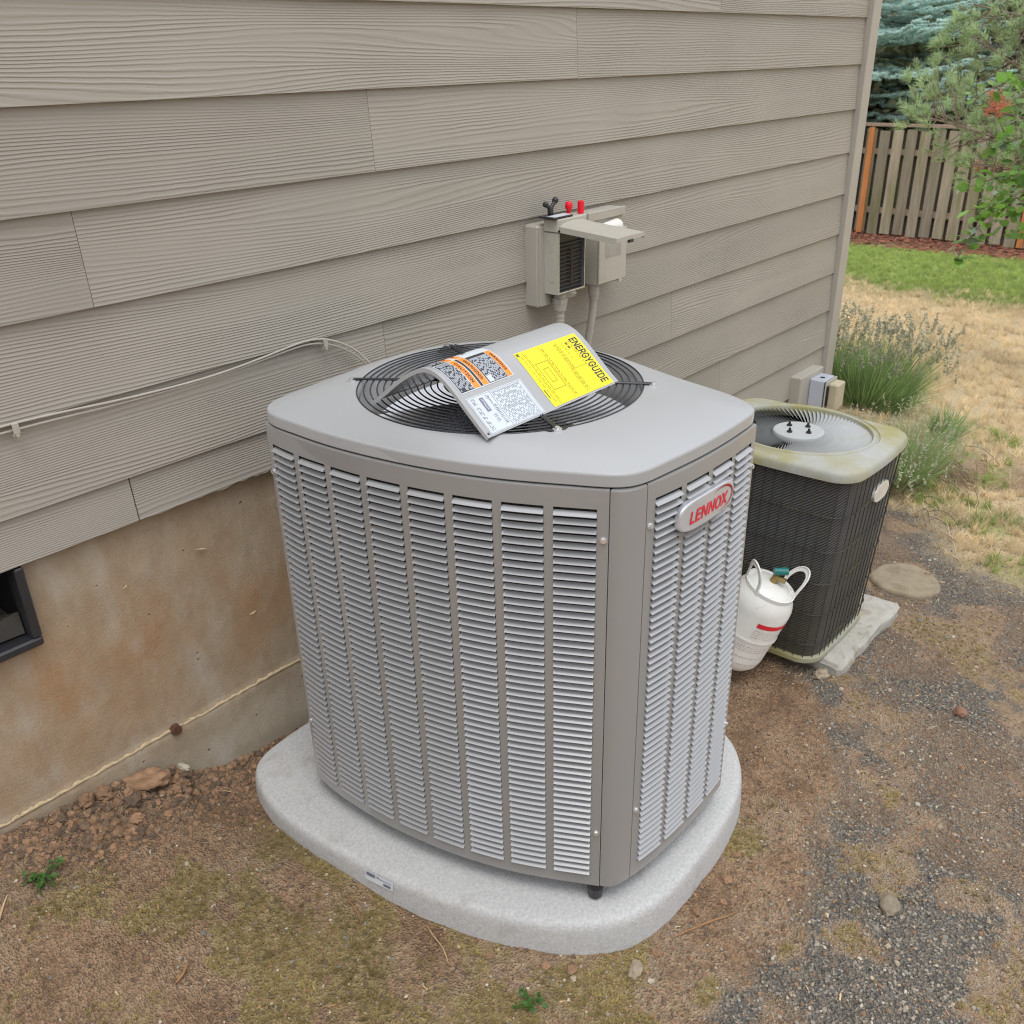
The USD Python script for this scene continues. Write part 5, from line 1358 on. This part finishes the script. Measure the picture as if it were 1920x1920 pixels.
# stones, clods, twigs and weeds one can count
def stone(name, label, cat_, x, y, r, sq, m, seed, rough=.35, dz=0., group=None):
    z = float(G(x, y)) + r * sq[2] * .45 + dz
    solo(name, lump((x, y, z), r, seed, sq, 3, rough), M[m], label, cat_, group, smooth=True)
stone('stone', 'round reddish brown stone on the gravel at the right edge', 'stone', 2.344, -1.333, .019, (1, .9, .8), 'brownstone', 3)
stone('stone', 'flat tan brown stone half sunk in the dirt at lower right', 'stone', 1.585, -1.427, .024, (1.2, .8, .5), 'stonetan', 4, .3)
stone('stone', 'pinkish rough chunk of stone beside the white cylinder and old slab', 'stone', 2.285, -.955, .022, (1.1, .9, .8), 'stonetan', 5, .5)
stone('stone', 'pale oblong stone on the soil left of the concrete pad by the foundation', 'stone', .765, .0, .014, (1.3, .7, .6), 'stonewhite', 6)
stone('stone', 'white flat stone at the far left edge by the weed', 'stone', .285, -.09, .013, (1.3, .8, .5), 'stonewhite', 7)
stone('stone', 'tan clump of stone against the front tip of the concrete pad', 'stone', 1.095, -1.098, .016, (1.3, .8, .6), 'stonetan', 8, .5)
rg = np.random.default_rng(71)
stone('dirt_clod', 'largest brown dirt clod leaning on the foundation left of the pad', 'dirt clod', .660, -.008, .040, (1.25, .62, .60), 'soil', 60, .7, .006)
for k, (x, y, r) in enumerate(((.575, .0, .030), (.53, -.012, .024), (.615, -.045, .026), (.60, -.085, .020), (.71, -.06, .018), (.50, -.055, .017), (.55, -.095, .018), (.66, -.11, .015), (.47, -.02, .018), (.745, -.045, .013), (.52, -.13, .012), (.60, -.14, .012))):
    stone('dirt_clod', 'brown dirt clod in the dug soil along the foundation', 'dirt clod', x, y, r * .72, (1.1, .85, .7), ('soil', 'soildark')[k % 3 == 2], 61 + k, .65, group='dirt clods along the foundation')
for k, (x, y, r) in enumerate(((1.01, -1.0, .012), (.985, -.955, .009), (1.16, -1.108, .010), (1.30, -1.115, .010), (1.42, -1.125, .012), (1.50, -1.105, .009), (.93, -.85, .008), (1.36, -1.15, .008))):
    stone('dirt_clod', 'small brown dirt clod along the front edge of the concrete pad', 'dirt clod', x, y, r, (1.1, .9, .65), 'soil', 80 + k, .6, group='dirt clods along the pad')
tw = [((.232, -.205), (.31, -.135), .0026, 'long pale twig at the lower left edge', 'chippale'), ((.86, -.80), (.90, -.70), .0014, 'thin pale twig on the moss in front of the pad sticker', 'chippale'),
      ((1.215, -1.115), (1.36, -1.185), .0019, 'brown twig lying right of the front tip of the pad', 'chip'), ((.80, -.60), (.83, -.52), .0022, 'orange brown twig on the moss left of the pad sticker', 'chip'),
      ((.455, -.462), (.50, -.44), .0030, 'curled orange leaf stalk on bare dirt at the lower left', 'chip'), ((.79, -.07), (.85, -.09), .0012, 'thin straw on the soil near the left end of the pad', 'chippale')]
for a, b, r, lb, m in tw:
    q = np.linspace(0, 1, 7)
    x, y = a[0] + (b[0] - a[0]) * q, a[1] + (b[1] - a[1]) * q
    x = x + .004 * np.sin(q * 5); z = G(x, y) + r * 1.2 + .002
    solo('twig', tube(np.c_[x, y, z], r * np.array([.5, 1, 1.1, 1, .9, .7, .4]), 6), M[m], lb, 'twig', smooth=True)
def weed(x, y, n, r, label, seed, mat='weed'):
    rg = np.random.default_rng(seed)
    z = float(G(x, y))
    t = thing('weed', label, 'weed', (x, y, z))
    st, P = [], []
    for k in range(n):
        a = rg.uniform(0, 6.28); l = r * rg.uniform(.4, 1)
        e = np.array([x + l * math.cos(a), y + l * math.sin(a), z + rg.uniform(.006, .024)])
        st.append(tube([(x, y, z), ((x + e[0]) / 2, (y + e[1]) / 2, z + .02), tuple(e)], .0009, 4))
        for q in range(5):
            P.append(e * (q + 1) / 5 + np.array([x, y, z + .014]) * (1 - (q + 1) / 5) + rg.normal(0, .004, 3))
    part(t, 'stem', cat(st), M[mat]); part(t, 'leaves', leaves(np.array(P), .011, rg), M[mat], kind='stuff')
weed(.372, -.135, 16, .055, 'bright green weed on the mossy dirt at the lower left', 81)
weed(.898, -.985, 8, .035, 'small green weed sprig in front of the pad at the bottom centre', 82)
sstone = thing('stepping_stone', 'round flat tan stepping stone set in the gravel behind the old unit', 'stepping stone', (2.99, -.945, 0))
sr = []
for d, z in ((-.0, -.03), (0., .012), (.004, .020), (.012, .0235), (.06, .0245), (.1149, .0245)):
    a = np.arange(60) * 2 * np.pi / 60
    rr = (.115 - d) * (1 + .03 * np.sin(a * 3 + 1) + .02 * np.sin(a * 7))
    sr.append(np.c_[2.995 + rr * np.cos(a), -.945 + rr * np.sin(a), np.full(60, z - .021)])
part(sstone, 'disc', grid(np.array(sr), wrap=True), M['stepstone'], smooth=40)
